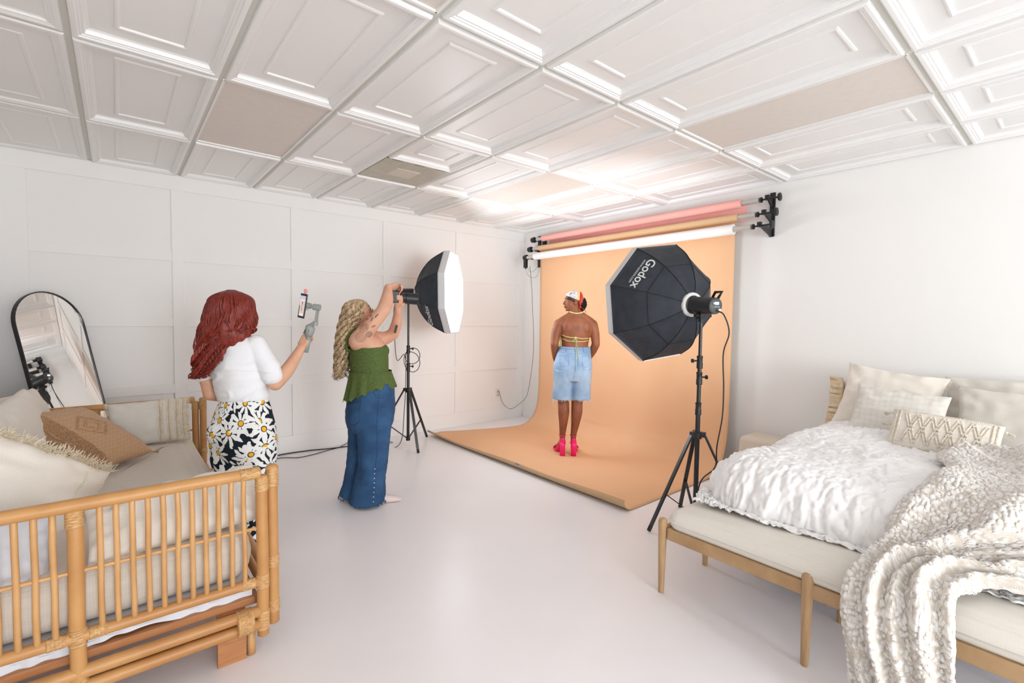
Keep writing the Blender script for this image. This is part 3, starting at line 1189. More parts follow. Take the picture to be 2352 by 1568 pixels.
# near light (by the bed)
O1 = (-1.535, -3.665)
stand('black light stand beside the bench and bed foot', O1, 1.45, 0.68,
      [(-1.88, -3.52), (-1.32, -3.42), (-1.40, -4.00)], [0.845, 1.06, 1.175], [0, 0.95, -0.9], 0.06)
L1, S1, pt1, (bk, a, x, up) = studio_light('black strobe head with a top handle on the stand beside the bed', 'large black octagonal softbox beside the bed, seen from behind with white lettering',
                         (O1[0], O1[1], 1.50), radians(71), radians(3.5), M['glow2'], radians(-8), 1)
bb = pt1('Godox', 0.092, 0, 0.40, 0.0, 1)
build(bb, 'lettering', M['print'], S1, smooth=False)
bb = pt1('WWW.GODOX.COM', 0.022, 0, 0.40, -0.030, 1)
build(bb, 'lettering', M['print'], S1, smooth=False)
# lettering on the head, on its camera-facing flank
nrm = (-x * 1.0).normalized()
ctr = bk + a * 0.09
flat_text('Godox', 0.03, ctr + nrm * 0.0592 - up * 0.002, a, up, M['print'], 'lettering', L1)
flat_text('SL 60 W', 0.013, ctr + nrm * 0.0588 - up * 0.018, a, up, M['print'], 'lettering', L1)
cable('power_cable', 'black cord hanging from the strobe head beside the bed',
      [bk - up * 0.03 - a * 0.008, bk - V((0, 0, 0.06)) - a * 0.03 + V((0.03, -0.02, 0)), bk + V((0.055, -0.07, -0.18)), bk + V((0.035, -0.045, -0.32)), bk + V((0.045, -0.05, -0.55)), bk + V((0.04, -0.05, -0.75)), bk + V((0.02, -0.03, -0.95)), bk + V((0.02, -0.02, -1.1)), bk + V((-0.02, 0.06, -1.22)), bk + V((-0.02, 0.1, -1.5))], 0.0045)

# far light (lit face towards the model)
O2 = (-2.155, -0.50)
stand('black light stand standing behind the photographer by the panelled wall', O2, 1.62, 0.66,
      [(-2.22, -0.86), (-1.80, -0.30), (-2.42, -0.18)], [0.90, 1.10], [0.9, 0.9], 0.06)
L2, S2, pt2, (bk2, a2, x2, up2) = studio_light('black strobe head behind the photographer\'s camera', 'lit octagonal softbox with glowing white face by the panelled wall',
                         (O2[0], O2[1], 1.655), radians(-46), radians(1), M['glow'], 0.0, -1)
bb = pt2('Godox', 0.105, 4, 0.40, 0.0, 1)
build(bb, 'lettering', M['print'], S2, smooth=False)
flat_text('Godox', 0.03, bk2 + a2 * 0.09 + x2 * 0.0592 - up2 * 0.002, a2, up2, M['print'], 'lettering', L2)
cable('power_cable', 'black cord coiled around the stand of the lit softbox',
      [bk2 - up2 * 0.03, bk2 + V((-0.05, -0.02, -0.2)), bk2 + V((-0.03, 0.0, -0.5)), bk2 + V((0.0, 0.0, -0.75))] +
      [V((O2[0], O2[1], 0.0)) + V((0.09 * cos(k * pi / 4) * 0.77 + 0.03, -0.09 * cos(k * pi / 4) * 0.64 - 0.03, 1.0 + 0.11 * sin(k * pi / 4) + 0.05 * sin(k * 0.3))) for k in range(4, 20)] +
      [V((O2[0] - 0.03, O2[1], 0.8)), V((O2[0] - 0.05, O2[1], 0.4)), V((O2[0] - 0.12, O2[1], 0.02)), V((O2[0] - 0.4, O2[1] + 0.2, 0.008))], 0.004)

cable('floor_cable', 'black cable lying along the panelled wall, straighter of the pair behind the photographer',
      [(-4.15, -0.22, 0.12), (-4.18, -0.25, 0.05), (-3.9, -0.2, 0.008), (-3.45, -0.06, 0.007), (-3.14, -0.06, 0.007), (-2.89, -0.12, 0.007), (-2.6, -0.16, 0.007), (-2.35, -0.25, 0.007)], 0.006, group=None)
cable('floor_cable', 'thinner black cable looping in front of the straighter one by the wall',
      [(-3.85, -0.28, 0.007), (-3.45, -0.17, 0.006), (-3.28, -0.26, 0.006), (-3.12, -0.24, 0.006), (-2.95, -0.17, 0.006), (-2.80, -0.12, 0.006), (-2.65, -0.035, 0.03), (-2.5, -0.04, 0.10), (-2.3, -0.1, 0.02), (-2.25, -0.3, 0.007)], 0.004)
# ================================================================ DAYBED


def bound(mb, p, d, length, r, n=7):
    """rattan binding: a stack of wound strips around a rod"""
    d = V(d).normalized()
    p = V(p) - d * length / 2
    prof = []
    for i in range(n):
        h = length * i / n
        prof += [(r * 0.93, h), (r, h + length / n * 0.35), (r, h + length / n * 0.65), (r * 0.93, h + length / n * 0.98)]
    mb.lathe(prof, p, d, n=14)


def rod(mb, a, b_, r, n=14, bow=0.0, seed=1):
    a, b_ = V(a), V(b_)
    m = 8
    pts, rr = [], []
    for i in range(m + 1):
        t_ = i / m
        pts.append(a.lerp(b_, t_) + V((nz((t_, seed, 0), 2) * 0.004, nz((0, t_, seed), 2) * 0.004, 0)) * (1 if 0 < i < m else 0))
        rr.append(r * (1 + 0.03 * nz((t_ * 3, seed, 2), 1.5)))
    # rounded ends
    d = (b_ - a).normalized()
    pts = [a - d * r * 0.25] + pts + [b_ + d * r * 0.25]
    rr = [r * 0.7] + rr + [r * 0.7]
    mb.tube(pts, rr, n)


DX0, DX1 = -5.30, -4.232
daybed = thing('daybed', 'rattan daybed with spindle arms at the left, dressed with a linen mattress', 'daybed', (-4.75, -2.1, 0))


def arm(y, near):
    sgn = 1 if near else -1
    nm = 'near' if near else 'far'
    b = MB()
    rod(b, (DX0, y, 0.800), (DX1 - 0.01, y, 0.803), 0.0235, 16, seed=3 + y)
    tr = build(b, 'arm_rail', M['rattan'], daybed)
    b = MB()
    bound(b, (DX1 - 0.045, y, 0.803), (1, 0, 0), 0.075, 0.026, 6)
    build(b, 'binding', M['bind'], tr)
    for x, z0 in ((DX1, 0.10), (-4.818, 0.02), (DX0 + 0.02, 0.02)):
        b = MB()
        rod(b, (x, y, z0), (x, y, 0.785), 0.0235, 16, seed=x)
        ps = build(b, 'post', M['rattan'], daybed)
        for z in (0.755, 0.335, 0.165):
            if x != DX1 and z == 0.165:
                z = 0.14
            b = MB()
            bound(b, (x, y, z), (0, 0, 1), 0.06 if z > 0.3 else 0.085, 0.0262, 6)
            build(b, 'binding', M['bind'], ps)
    b = MB()
    rod(b, (DX0, y, 0.335), (DX1, y, 0.335), 0.0205, 14, seed=9)
    lr = build(b, 'lower_rail', M['rattan'], daybed)
    for x in (DX1 - 0.055, -4.818 + 0.055, -4.818 - 0.055):
        b = MB()
        bound(b, (x, y, 0.335), (1, 0, 0), 0.05, 0.0232, 5)
        build(b, 'binding', M['bind'], lr)
    b = MB()
    rod(b, (DX0, y, 0.567), (DX1, y, 0.567), 0.0075, 8, seed=12)
    build(b, 'cross_rail', M['rattan2'], daybed)
    xsp = [-4.30 - i * 0.0452 for i in range(11)] + [-4.873 - i * 0.0452 for i in range(9)]
    for k, x in enumerate(xsp):
        b = MB()
        rod(b, (x, y - 0.004 * sgn, 0.34), (x, y - 0.004 * sgn, 0.79), 0.0098, 10, seed=k * 1.7)
        sp = build(b, 'spindle', M['rattan2'], daybed)
    for z in (0.205, 0.150):
        b = MB()
        rod(b, (DX0, y + 0.0 * sgn, z), (DX1, y, z), 0.0235, 14, seed=z * 30)
        rl = build(b, 'base_rail', M['rattan'], daybed)
    b = MB()
    bound(b, (DX1 - 0.07, y, 0.178), (1, 0, 0), 0.06, 0.052, 6)
    build(b, 'binding', M['bind'], rl)


arm(-3.2, True)
arm(-0.99, False)
# front side posts, standing just outside the arms
for y in (-3.175, -1.02):
    b = MB()
    rod(b, (-4.186, y, 0.125), (-4.186, y, 0.815), 0.0235, 16, seed=y)
    ps = build(b, 'front_post', M['rattan'], daybed)
    for z in (0.77, 0.40, 0.20):
        b = MB()
        bound(b, (-4.186, y, z), (0, 0, 1), 0.085 if z > 0.7 else 0.05, 0.0258, 8)
        build(b, 'binding', M['bind'], ps)
for z in (0.30, 0.20):
    b = MB()
    rod(b, (-4.186, -3.15, z), (-4.186, -1.04, z), 0.02, 12, seed=z)
    build(b, 'front_rail', M['rattan'], daybed)
for z in (0.30, 0.80):
    b = MB()
    rod(b, (DX0, -3.2, z), (DX0, -0.99, z), 0.022, 12, seed=z + 1)
    build(b, 'back_rail', M['rattan'], daybed)
for k in range(24):
    b = MB()
    rod(b, (DX0, -3.12 + k * 0.09, 0.31), (DX0, -3.12 + k * 0.09, 0.79), 0.0095, 8, seed=k)
    build(b, 'back_spindle', M['rattan2'], daybed)
b = MB()
b.box((-4.75, -2.095, 0.235), (1.02, 2.12, 0.03))
build(b, 'slat_base', M['ply'], daybed, smooth=False)
for x, y in ((-4.345, -3.16), (-4.345, -1.05), (-5.2, -1.05), (-5.2, -3.16)):
    b = MB()
    b.box((x, y, 0.11), (0.105, 0.022, 0.22))
    build(b, 'leg_panel', M['ply'], daybed, smooth=False, bevel=0.002)
    b = MB()
    b.tube([(x + 0.075, y + 0.01, 0.0), (x + 0.075, y + 0.01, 0.12)], 0.017, 14)
    build(b, 'leg', M['rattan2'], daybed)


def cushion(mb, c, X, Y, Z, w_, h_, t_, pw=0.38, ear=0.05, n=36, wr=0.008, seed=0.0, sagz=0.0, fold=5.0, expo=1.0, disp=None):
    """pillow: two puffed faces meeting at a seam"""
    c, X, Y, Z = V(c), V(X), V(Y), V(Z)

    def pos(u, v, side):
        e = 1 - ear * (1 - v * v) * abs(u) ** 3
        e2 = 1 - ear * (1 - u * u) * abs(v) ** 3
        k = max(0.0, (1 - abs(u) ** 2.2) * (1 - abs(v) ** 2.2)) ** pw
        x = w_ / 2 * u * e
        y = h_ / 2 * v * e2
        z = side * t_ / 2 * k
        z += wr * nz((u * w_ * 1.5, v * h_ * 1.5, side + seed), 7.0 / max(w_, .3) * 0.5, seed) * min(1, k * 2) * side
        z += wr * 0.8 * sin(fold * (atan2(v, u) * 3) + seed) * (1 - k) * min(1, k * 3) * side
        z += sagz * (u * u)
        if disp:
            z += side * disp(u, v, side)
        return c + X * x + Y * y + Z * z
    for side in (1, -1):
        m = n
        vs = [pos(-cos(pi * i / m), -cos(pi * j / m), side) for j in range(m + 1) for i in range(m + 1)]
        fs = []
        for j in range(m):
            for i in range(m):
                a = j * (m + 1) + i
                q = (a, a + 1, a + m + 2, a + m + 1)
                fs.append(q if side > 0 else q[::-1])
        mb.add(vs, fs)
    return pos


def axes3(X, Y):
    X = V(X).normalized()
    Y = V(Y)
    Y = (Y - X * Y.dot(X)).normalized()
    return X, Y, X.cross(Y)


def rcushion(mb, x0, x1, y0, y1, z0, z1, r=0.06, crown=0.02, n=44, seed=0.0, wr=0.004):
    """boxed mattress / seat: rounded-rectangle section swept with a crowned top"""
    def fn(i, j):
        pass
    nu, nv = n, n
    hx, hy = (x1 - x0) / 2, (y1 - y0) / 2
    cx, cy = (x0 + x1) / 2, (y0 + y1) / 2
    prof = []
    m = 6
    hz = z1 - z0
    rr = min(r, hz / 2)
    for i in range(m + 1):
        t_ = pi / 2 * i / m
        prof.append((rr * (1 - sin(t_)), z0 + rr * (1 - cos(t_)) * 1.0))
    for i in range(1, 4):
        prof.append((-0.006 * sin(pi * i / 4), z0 + rr + (hz - 2 * rr) * i / 4))
    for i in range(m + 1):
        t_ = pi / 2 * i / m
        prof.append((rr * (1 - cos(t_)), z1 - rr * (1 - sin(t_))))
    # outline points of a rounded rectangle
    out = []
    R = 0.07
    per = 14
    for qx, qy, a0 in ((1, 1, 0), (-1, 1, pi / 2), (-1, -1, pi), (1, -1, 1.5 * pi)):
        for i in range(per + 1):
            a = a0 + pi / 2 * i / per
            out.append((cx + qx * (hx - R) + cos(a) * R, cy + qy * (hy - R) + sin(a) * R, cos(a), sin(a)))
    # densify long edges
    O = []
    for i in range(len(out)):
        p, q = out[i], out[(i + 1) % len(out)]
        L = sqrt((p[0] - q[0]) ** 2 + (p[1] - q[1]) ** 2)
        k = max(1, int(L / 0.05))
        for j in range(k):
            t_ = j / k
            O.append(tuple(p[a_] * (1 - t_) + q[a_] * t_ for a_ in range(4)))
    N = len(O)
    vs, fs = [], []
    for ins, z in prof:
        for (px_, py_, nx, ny) in O:
            ww = wr * nz((px_, py_, z), 5, seed)
            vs.append((px_ - nx * (ins + ww), py_ - ny * (ins + ww), z))
    for i in range(len(prof) - 1):
        for k in range(N):
            fs.append((i * N + k, i * N + (k + 1) % N, (i + 1) * N + (k + 1) % N, (i + 1) * N + k))
    base = (len(prof) - 1) * N
    # crowned top: shrink rings to centre
    last = base
    steps = 10
    for s_ in range(1, steps + 1):
        f_ = 1 - s_ / (steps + 0.0)
        st = len(vs)
        for k in range(N):
            p = vs[base + k]
            x, y = cx + (p[0] - cx) * f_, cy + (p[1] - cy) * f_
            ux, uy = (x - cx) / hx, (y - cy) / hy
            z = z1 + crown * (1 - max(abs(ux), abs(uy)) ** 2) + wr * nz((x, y, 0), 3, seed)
            vs.append((x, y, z))
        for k in range(N):
            fs.append((last + k, last + (k + 1) % N, st + (k + 1) % N, st + k))
        last = st
    fs.append(tuple(range(N - 1, -1, -1)))
    mb.add(vs, fs)


b = MB()
rcushion(b, -5.25, -4.262, -3.155, -1.04, 0.335, 0.545, 0.07, 0.022, seed=4)
tag(build(b, 'mattress', M['matfab']), 'oatmeal linen mattress on the rattan daybed', 'mattress')
b = MB()


def sheetfn(u, v):
    # folded white cloth under the mattress, its hem sagging through the frame
    x = -5.24 + (-4.262 + 5.24) * u
    y0 = -3.165
    t_ = v
    z = 0.335 - t_ * (0.075 + 0.02 * sin(u * 9) + 0.05 * (1 - u) * sin(u * 4))
    return (x, y0 + 0.006 * sin(u * 60 + 4 * nz((u * 6, 0, 0), 1)) + 0.03 * (1 - (1 - t_) ** 2), z + 0.0)


b.grid(120, 12, sheetfn)
rcushion(b, -5.23, -4.275, -3.145, -1.05, 0.262, 0.334, 0.03, 0.0, seed=7, wr=0.006)
tag(build(b, 'folded_coverlet', M['sheet']), 'white coverlet folded under the daybed mattress, hem sagging over the base', 'coverlet')


def fringe_line(mb, pts, length, dirn, count, rng, r=0.0016, spread=0.4, nseg=4):
    P = [V(p) for p in pts]
    for i in range(count):
        f_ = rng.random() * (len(P) - 1)
        k = min(int(f_), len(P) - 2)
        p = P[k].lerp(P[k + 1], f_ - k)
        d = (V(dirn(f_ / (len(P) - 1))) + V((rng.uniform(-1, 1), rng.uniform(-1, 1), rng.uniform(-1, 1))) * spread).normalized()
        L = length * rng.uniform(0.6, 1.15)
        q = p
        pts_ = [q]
        for s_ in range(nseg):
            q = q + d * L / nseg
            d = (d + V((rng.uniform(-1, 1), rng.uniform(-1, 1), rng.uniform(-1.2, 0.6))) * 0.25).normalized()
            pts_.append(q)
        mb.tube(pts_, [r] * nseg + [r * 0.4], 4, caps=False)


def tassel(mb, p, d, L, rng, r=0.012):
    p, d = V(p), V(d).normalized()
    mb.ell(p + d * r, (r * 0.8, r * 0.8, r), 10, 6)
    for i in range(26):
        x, y = frame_from(d)
        a = rng.uniform(0, 2 * pi)
        rr = r * sqrt(rng.random())
        o = x * cos(a) * rr + y * sin(a) * rr
        mb.tube([p + d * r + o * 0.5, p + d * (r + L * 0.5) + o * 0.9, p + d * (r + L * rng.uniform(0.85, 1.1)) + o * 1.25], 0.0018, 4)


rng = random.Random(5)

# back cushions against the back of the daybed
X, Y, Z = axes3((0.1, 1, 0.04), (-0.30, 0, 1))
t = thing('cushion', 'large cream back cushion leaning at the far left of the daybed', 'cushion', (-5.10, -1.9, 0.6))
b = MB()
pos = cushion(b, (-5.09, -1.90, 0.80), X, Y, Z, 0.78, 0.44, 0.15, seed=2.2, wr=0.012)
build(b, 'cover', M['cream'], t)
b = MB()
fringe_line(b, [pos(1, -1 + 0.1 * k, 1) for k in range(21)], 0.03, lambda q: X, 240, rng, 0.0013)
build(b, 'fringe', M['fringe'], t)
X, Y, Z = axes3((0.25, 1, 0), (-0.35, 0, 1))
b = MB()
cushion(b, (-5.11, -1.33, 0.78), X, Y, Z, 0.46, 0.42, 0.15, seed=7.1, wr=0.01)
tag(build(b, 'cushion', M['cream']), 'plain cream cushion behind the tan diamond cushion on the daybed', 'cushion')

# striped fringe cushion on the far arm
t = thing('cushion', 'grey beige cushion with rows of cream fringe leaning on the far daybed arm', 'cushion', (-4.52, -1.2, 0.56))
X, Y, Z = axes3((1, -0.18, 0.06), (0.03, 0.42, 1))
b = MB()
pos = cushion(b, (-4.53, -1.20, 0.70), X, Y, Z, 0.46, 0.32, 0.12, seed=3.3)
build(b, 'cover', M['linen'], t)
for u in (0.28, 0.50, 0.70, 0.88):
    b = MB()
    side = [pos(u, -0.95 + 0.1 * k, 1) for k in range(20)]
    b.tube([p + Z * 0.002 for p in side], 0.004, 6)
    for k in range(60):
        p = V(pos(u, -0.95 + 1.9 * k / 59, 1)) + Z * 0.003
        b.tube([p, p + X * 0.012 + Z * 0.004, p + X * rng.uniform(0.02, 0.027) - Y * 0.004 + Z * 0.001], 0.0022, 4)
    build(b, 'fringe_row', M['fringe'], t)
b = MB()
for u in (-1, 1):
    fringe_line(b, [pos(u, -1 + 0.1 * k, 1) for k in range(21)], 0.022, lambda q: X * u, 160, rng, 0.0013)
build(b, 'edge_fringe', M['fringe'], t)

# tan diamond cushion
t = thing('cushion', 'tan woven cushion with a raised diamond motif and corner tassels on the daybed', 'cushion', (-4.83, -1.7, 0.6))
X, Y, Z = axes3((-0.35, 0.30, 0.27), (0.2, 0.34, 0.02))
Z = Z if Z.z > 0 else -Z
b = MB()
TC, TW, TH = V((-4.835, -1.70, 0.745)), 0.53, 0.42
pos = cushion(b, TC, X, Y, Z, TW, TH, 0.14, seed=1.3, ear=0.04)
build(b, 'cover', M['tanwool'], t)
b = MB()
for rad in (0.46, 0.22):
    q = []
    for k in range(4):
        a0, a1 = k * pi / 2, (k + 1) * pi / 2
        for j in range(9):
            f_ = j / 9
            u = (cos(a0) * (1 - f_) + cos(a1) * f_) * rad * 0.78 + 0.05
            v = (sin(a0) * (1 - f_) + sin(a1) * f_) * rad
            q.append((u, v))
    for u, v in q:
        b.ell(V(pos(u, v, 1)) + Z * 0.001, (0.007, 0.007, 0.006), 6, 4)
# rows of raised knots along one long edge (the one towards the room)
build(b, 'diamond_knots', M['tancord'], t)
b = MB()
for r_ in range(7):
    v = -0.97 + r_ * 0.055
    for k in range(44):
        u = -0.97 + 1.94 * k / 43
        b.ell(V(pos(u, v, 1)) + Z * 0.001, (0.0055, 0.0055, 0.006), 5, 4)
build(b, 'knotted_border', M['tancord'], t)
b = MB()
tassel(b, pos(1, -1, 1), (-0.1, -0.1, -1), 0.075, rng, 0.013)
build(b, 'tassel', M['tancord'], t)
b = MB()
tassel(b, pos(-1, 1, 1), (0.5, 0.2, -0.2), 0.02, rng, 0.007)
build(b, 'tassel', M['tancord'], t)

# big cream pillow with a fringed upper edge, nearest
t = thing('cushion', 'big plump cream pillow with stitched fringe along its top edge, nearest on the daybed', 'cushion', (-4.98, -2.6, 0.6))
X, Y, Z = axes3((0.84, 0.05, -0.54), (0.36, 0.50, 0.70))
Z = Z if Z.y < 0 else -Z
b = MB()
pos = cushion(b, (-5.09, -2.62, 0.715), X, Y, Z, 0.62, 0.46, 0.22, seed=6.3, wr=0.02, ear=0.01, fold=4, pw=0.34)
build(b, 'cover', M['cream'], t)
b = MB()
fringe_line(b, [pos(-1 + 0.1 * k, 0.97, 1) for k in range(21)], 0.05, lambda q: Y * 0.6 + Z * 0.8, 420, rng, 0.0015, 0.8)
build(b, 'fringe', M['fringe'], t)
b = MB()
for (u0, v0, u1, v1) in ((0.97, 0.95, 0.99, -0.3), (0.72, 0.95, 0.72, 0.1)):
    for k in range(20):
        f_ = k / 19
        b.ell(V(pos(u0 * (1 - f_) + u1 * f_, v0 * (1 - f_) + v1 * f_, 1)) + Z * 0.001, (0.005, 0.0035, 0.004), 5, 4)
build(b, 'stitching', M['fringe'], t)

# lumbar pillow lying along the near arm
t = thing('cushion', 'long cream tufted lumbar cushion lying behind the near spindle arm of the daybed', 'cushion', (-4.5, -3.03, 0.56))
X, Y, Z = axes3((1, 0.05, 0.05), (0, 0.75, 0.62))
b = MB()
pos = cushion(b, (-4.50, -3.03, 0.655), X, Y, Z, 0.60, 0.27, 0.15, seed=8.3, wr=0.014, ear=0.03)
build(b, 'cover', M['cream'], t)
b = MB()
for u in (-0.72, -0.3, 0.12, 0.54):
    fringe_line(b, [pos(u + 0.02 * k, 0.35 + 0.02 * k, 1) for k in range(10)], 0.018, lambda q: Z, 60, rng, 0.0022, 0.7, 3)
fringe_line(b, [pos(1, -1 + 0.1 * k, 1) for k in range(21)], 0.02, lambda q: X, 120, rng, 0.0014)
build(b, 'tufts', M['fringe'], t)
X, Y, Z = axes3((1, 0.1, -0.1), (0, 0.6, 0.8))
b = MB()
cushion(b, (-5.06, -3.02, 0.62), X, Y, Z, 0.34, 0.26, 0.15, seed=4.4, wr=0.012)
tag(build(b, 'cushion', M['sheet']), 'white cushion in the bottom left corner behind the near arm', 'cushion')

# ================================================================ FLOOR MIRROR
t = thing('floor_mirror', 'tall arched mirror with thin black frame leaning in the corner behind the daybed', 'mirror', (-4.86, -0.56, 0))
mn = V((0.738, -0.675, 0.245)).normalized()
mx = V((0.675, 0.738, 0.0)).normalized()
my = mn.cross(mx)
if my.z < 0:
    my = -my
mx = my.cross(mn)
mo = V((-4.845, -0.562, 0.012))
W2, ML = 0.262, 1.655


def arch(w_, top, nn=24, z0=0.0):
    pts = [(-w_, z0)] + [(-w_, z0 + (top - w_ - z0) * k / 6) for k in range(1, 6)]
    pts += [(-w_ * cos(pi * k / nn), top - w_ + w_ * sin(pi * k / nn)) for k in range(nn + 1)]
    pts += [(w_, z0 + (top - w_ - z0) * k / 6) for k in range(5, 0, -1)] + [(w_, z0)]
    return pts


b = MB()
o_, i_ = arch(W2, ML), arch(W2 - 0.008, ML - 0.008, z0=0.008)
vs = []
for pts, zz in ((o_, 0.0), (o_, 0.028), (i_, 0.028), (i_, 0.020)):
    vs += [mo + mx * p[0] + my * p[1] + mn * zz for p in pts]
N = len(o_)
fs = [(i * N + k, i * N + (k + 1) % N, (i + 1) * N + (k + 1) % N, (i + 1) * N + k) for i in range(3) for k in range(N)]
fs.append(tuple(range(N)))
b.add(vs, fs)
build(b, 'frame', M['blackm'], t, smooth=False)
b = MB()
vs = [mo + mx * p[0] + my * p[1] + mn * 0.021 for p in i_]
b.add(vs, [tuple(range(N))])
build(b, 'glass', M['mirror'], t, smooth=False)

# ================================================================ BED
b = MB()
rcushion(b, -2.0, -0.06, -5.55, -4.08, 0.12, 0.60, 0.06, 0.0, seed=3)
mt = tag(build(b, 'mattress', M['sheet']), 'bed mattress hidden under the white duvet', 'mattress')
for i_leg, (x, y) in enumerate(((-1.85, -4.25), (-0.25, -4.25), (-1.85, -5.4), (-0.25, -5.4))):
    b = MB()
    b.cyl((x, y, 0), (x, y, 0.13), 0.03, n=16)
    build(b, 'leg', M['woodleg'], mt)

FX0, FY1 = -1.98, -4.20   # bed foot and far side where the duvet starts to fall


def drape(Xp, Yp, zt, r, fx0, fy1, zlim=None, fxlim=None):
    """cloth laid over the bed: extended plane coordinate -> 3D"""
    ix, iy = max(Xp, fx0), min(Yp, fy1)
    dx, dy = Xp - ix, Yp - iy
    d = sqrt(dx * dx + dy * dy)
    if d < 1e-6:
        return V((Xp, Yp, zt)), V((0, 0, 1)), 0
    nx, ny = dx / d, dy / d
    q = r * pi / 2
    if d < q:
        a = d / r
        return V((ix + nx * r * sin(a), iy + ny * r * sin(a), zt - r * (1 - cos(a)))), V((nx * sin(a), ny * sin(a), cos(a))), d
    return V((ix + nx * (r + 0.06 * (d - q)), iy + ny * (r + 0.06 * (d - q)), zt - r - (d - q))), V((nx, ny, 0)), d


def duvet(u, v):
    Xp = -0.10 + (-2.56 + 0.10) * v
    Yp = -5.95 + (-3.62 + 5.95) * u
    zt = 0.722
    p, nrm, d = drape(Xp, Yp, zt, 0.23, -1.97, -4.27)
    # low swell and the many small ruched wrinkles
    puff = 0.035 * nz((p.x, p.y, 0), 1.6, 3) + 0.02 * nz((Xp, Yp, 0), 3.2, 9)
    w1 = nz((Xp * 0.55, Yp * 2.0, 0), 6.0, 1)
    row = (Xp * 9.0 + 1.3 * w1 + 0.8 * nz((Xp, Yp, 3), 3, 2))
    ruche = abs(sin(row * pi)) ** 0.7
    ke = min(1, max(0, (d + 0.05) / 0.3))
    fa = nz((Xp * 4.6 + 1.2 * w1, Yp * 1.5, 0), 9.0, 5)
    fb = nz((Xp * 0.8, Yp * 4.2 + 1.0 * w1, 0), 8.0, 15)
    fine = 1.25 * (fa * (1 - ke) + fb * ke)
    fine2 = (1 - abs(nz((Xp * 3.6, Yp * 1.5, 2), 8.0, 8)) * 2.4) * (1 - ke) + ke * (1 - abs(nz((Xp * 1.2, Yp * 3.4, 2), 7.0, 8)) * 2.4)
    amp = 0.010
    edge = min(1, d / 0.3)
    hang = 0.018 * edge * abs(sin((Yp if abs(nrm.x) > abs(nrm.y) else Xp) * 19 + 3 * w1))
    p = p + nrm * (puff + amp * (ruche - 0.5) * (1 - 0.4 * edge) + 0.009 * fine + 0.007 * max(0, fine2) + 0.006 * nz((Xp * 2.5, Yp * 6, 0), 14, 6) + hang)
    # the hem comes to rest on the bench seat
    lim = 0.478 + 0.012 * abs(fine)
    if p.x < -1.97 and p.z < lim + 0.01:
        over = max(0, lim - p.z)
        p.z = lim + 0.012 * fine2 * min(1, over * 10) + 0.004
        p.x -= over * 0.25
    p.z = max(p.z, 0.02)
    return p


b = MB()
b.grid(300, 330, duvet)
tag(build(b, 'duvet', M['duvet'], solid=0.006), 'white ruched duvet spread over the bed', 'duvet')

# upholstered block behind the bed
b = MB()
rcushion(b, -0.36, -0.03, -3.86, -3.40, 0.0, 0.43, 0.05, 0.01, seed=8, wr=0.002)
tag(build(b, 'pouf', M['headb']), 'small cream upholstered block by the wall, peeking over the duvet', 'pouf')


def stand_pillow(name, label, c, yaw, lean, w_, h_, t_, m, **kw):
    """pillow standing on the bed facing the foot; yaw turns it, lean tips its top to the wall"""
    Xa = V((sin(yaw), -cos(yaw), 0))        # to the right in the picture
    back = V((cos(yaw), sin(yaw), 0))       # towards the wall
    Ya = (V((0, 0, 1)) * cos(lean) + back * sin(lean)).normalized()
    roll_ = kw.pop('roll', 0.0)
    if roll_:
        Xa, Ya = Xa * cos(roll_) + Ya * sin(roll_), Ya * cos(roll_) - Xa * sin(roll_)
    Za = Xa.cross(Ya)
    if Za.dot(back) > 0:
        Za = -Za
    b = MB()
    pos = cushion(b, c, Xa, Ya, Za, w_, h_, t_, **kw)
    return b, pos, Xa, Ya, Za


# ruffled pillow furthest left
t = thing('pillow', 'pillow edged with cream ruffles, partly hidden at the far side of the bed', 'pillow', (-0.25, -4.17, 0.7))
b, pos, Xa, Ya, Za = stand_pillow('', '', (-0.27, -4.43, 0.83), radians(8), radians(24), 0.50, 0.38, 0.13, None, seed=2)
build(b, 'cover', M['cream'], t)
b = MB()
for lay in range(4):
    def ruf(u, v, lay=lay):
        q = -1 + 2 * u
        p = V(pos(-1, q, 1)) + Za * (0.012 * lay)
        return p - Xa * (v * 0.085) + Za * (0.020 * sin(u * 62 + lay) * v + 0.012 * lay) + Ya * 0.012 * sin(u * 45 + lay * 2) * v
    b.grid(160, 8, ruf)
build(b, 'ruffle', M['fringew'], t, solid=0.0015)

# large white pillow behind
t = thing('pillow', 'large ivory pillow with pointed corner standing at the back left of the bed', 'pillow', (-0.42, -4.5, 0.7))
b, pos, Xa, Ya, Za = stand_pillow('', '', (-0.40, -4.49, 0.895), radians(0), radians(20), 0.60, 0.50, 0.17, None, seed=5.5, ear=0.10, wr=0.014, roll=radians(-7))
build(b, 'cover', M['cream'], t)
b = MB()
fringe_line(b, [pos(1, 1 - 0.04 * k, 1) for k in range(10)], 0.02, lambda q: Xa + Ya * 0.4, 90, rng, 0.0014, 0.7)
build(b, 'corner_fringe', M['cream'], t)
# two right-hand pillows
b, pos, Xa, Ya, Za = stand_pillow('', '', (-0.22, -5.10, 0.885), radians(0), radians(16), 0.66, 0.46, 0.16, None, seed=9.5, ear=0.07, wr=0.012, roll=radians(2))
tag(build(b, 'pillow', M['linen']), 'large beige pillow against the wall at far right, behind the piped pillow', 'pillow')
t = thing('pillow', 'greige linen pillow with a piped top seam at the right edge of the photo', 'pillow', (-0.5, -5.15, 0.7))
b, pos, Xa, Ya, Za = stand_pillow('', '', (-0.50, -5.17, 0.845), radians(0), radians(18), 0.60, 0.44, 0.17, None, seed=12.5, ear=0.06, wr=0.012)
build(b, 'cover', M['linen'], t)
b = MB()
b.tube([V(pos(-1 + 0.05 * k, 1, 1)) for k in range(41)], 0.004, 6)
build(b, 'piping', mat('piping', (190, 178, 160), 0.8), t)
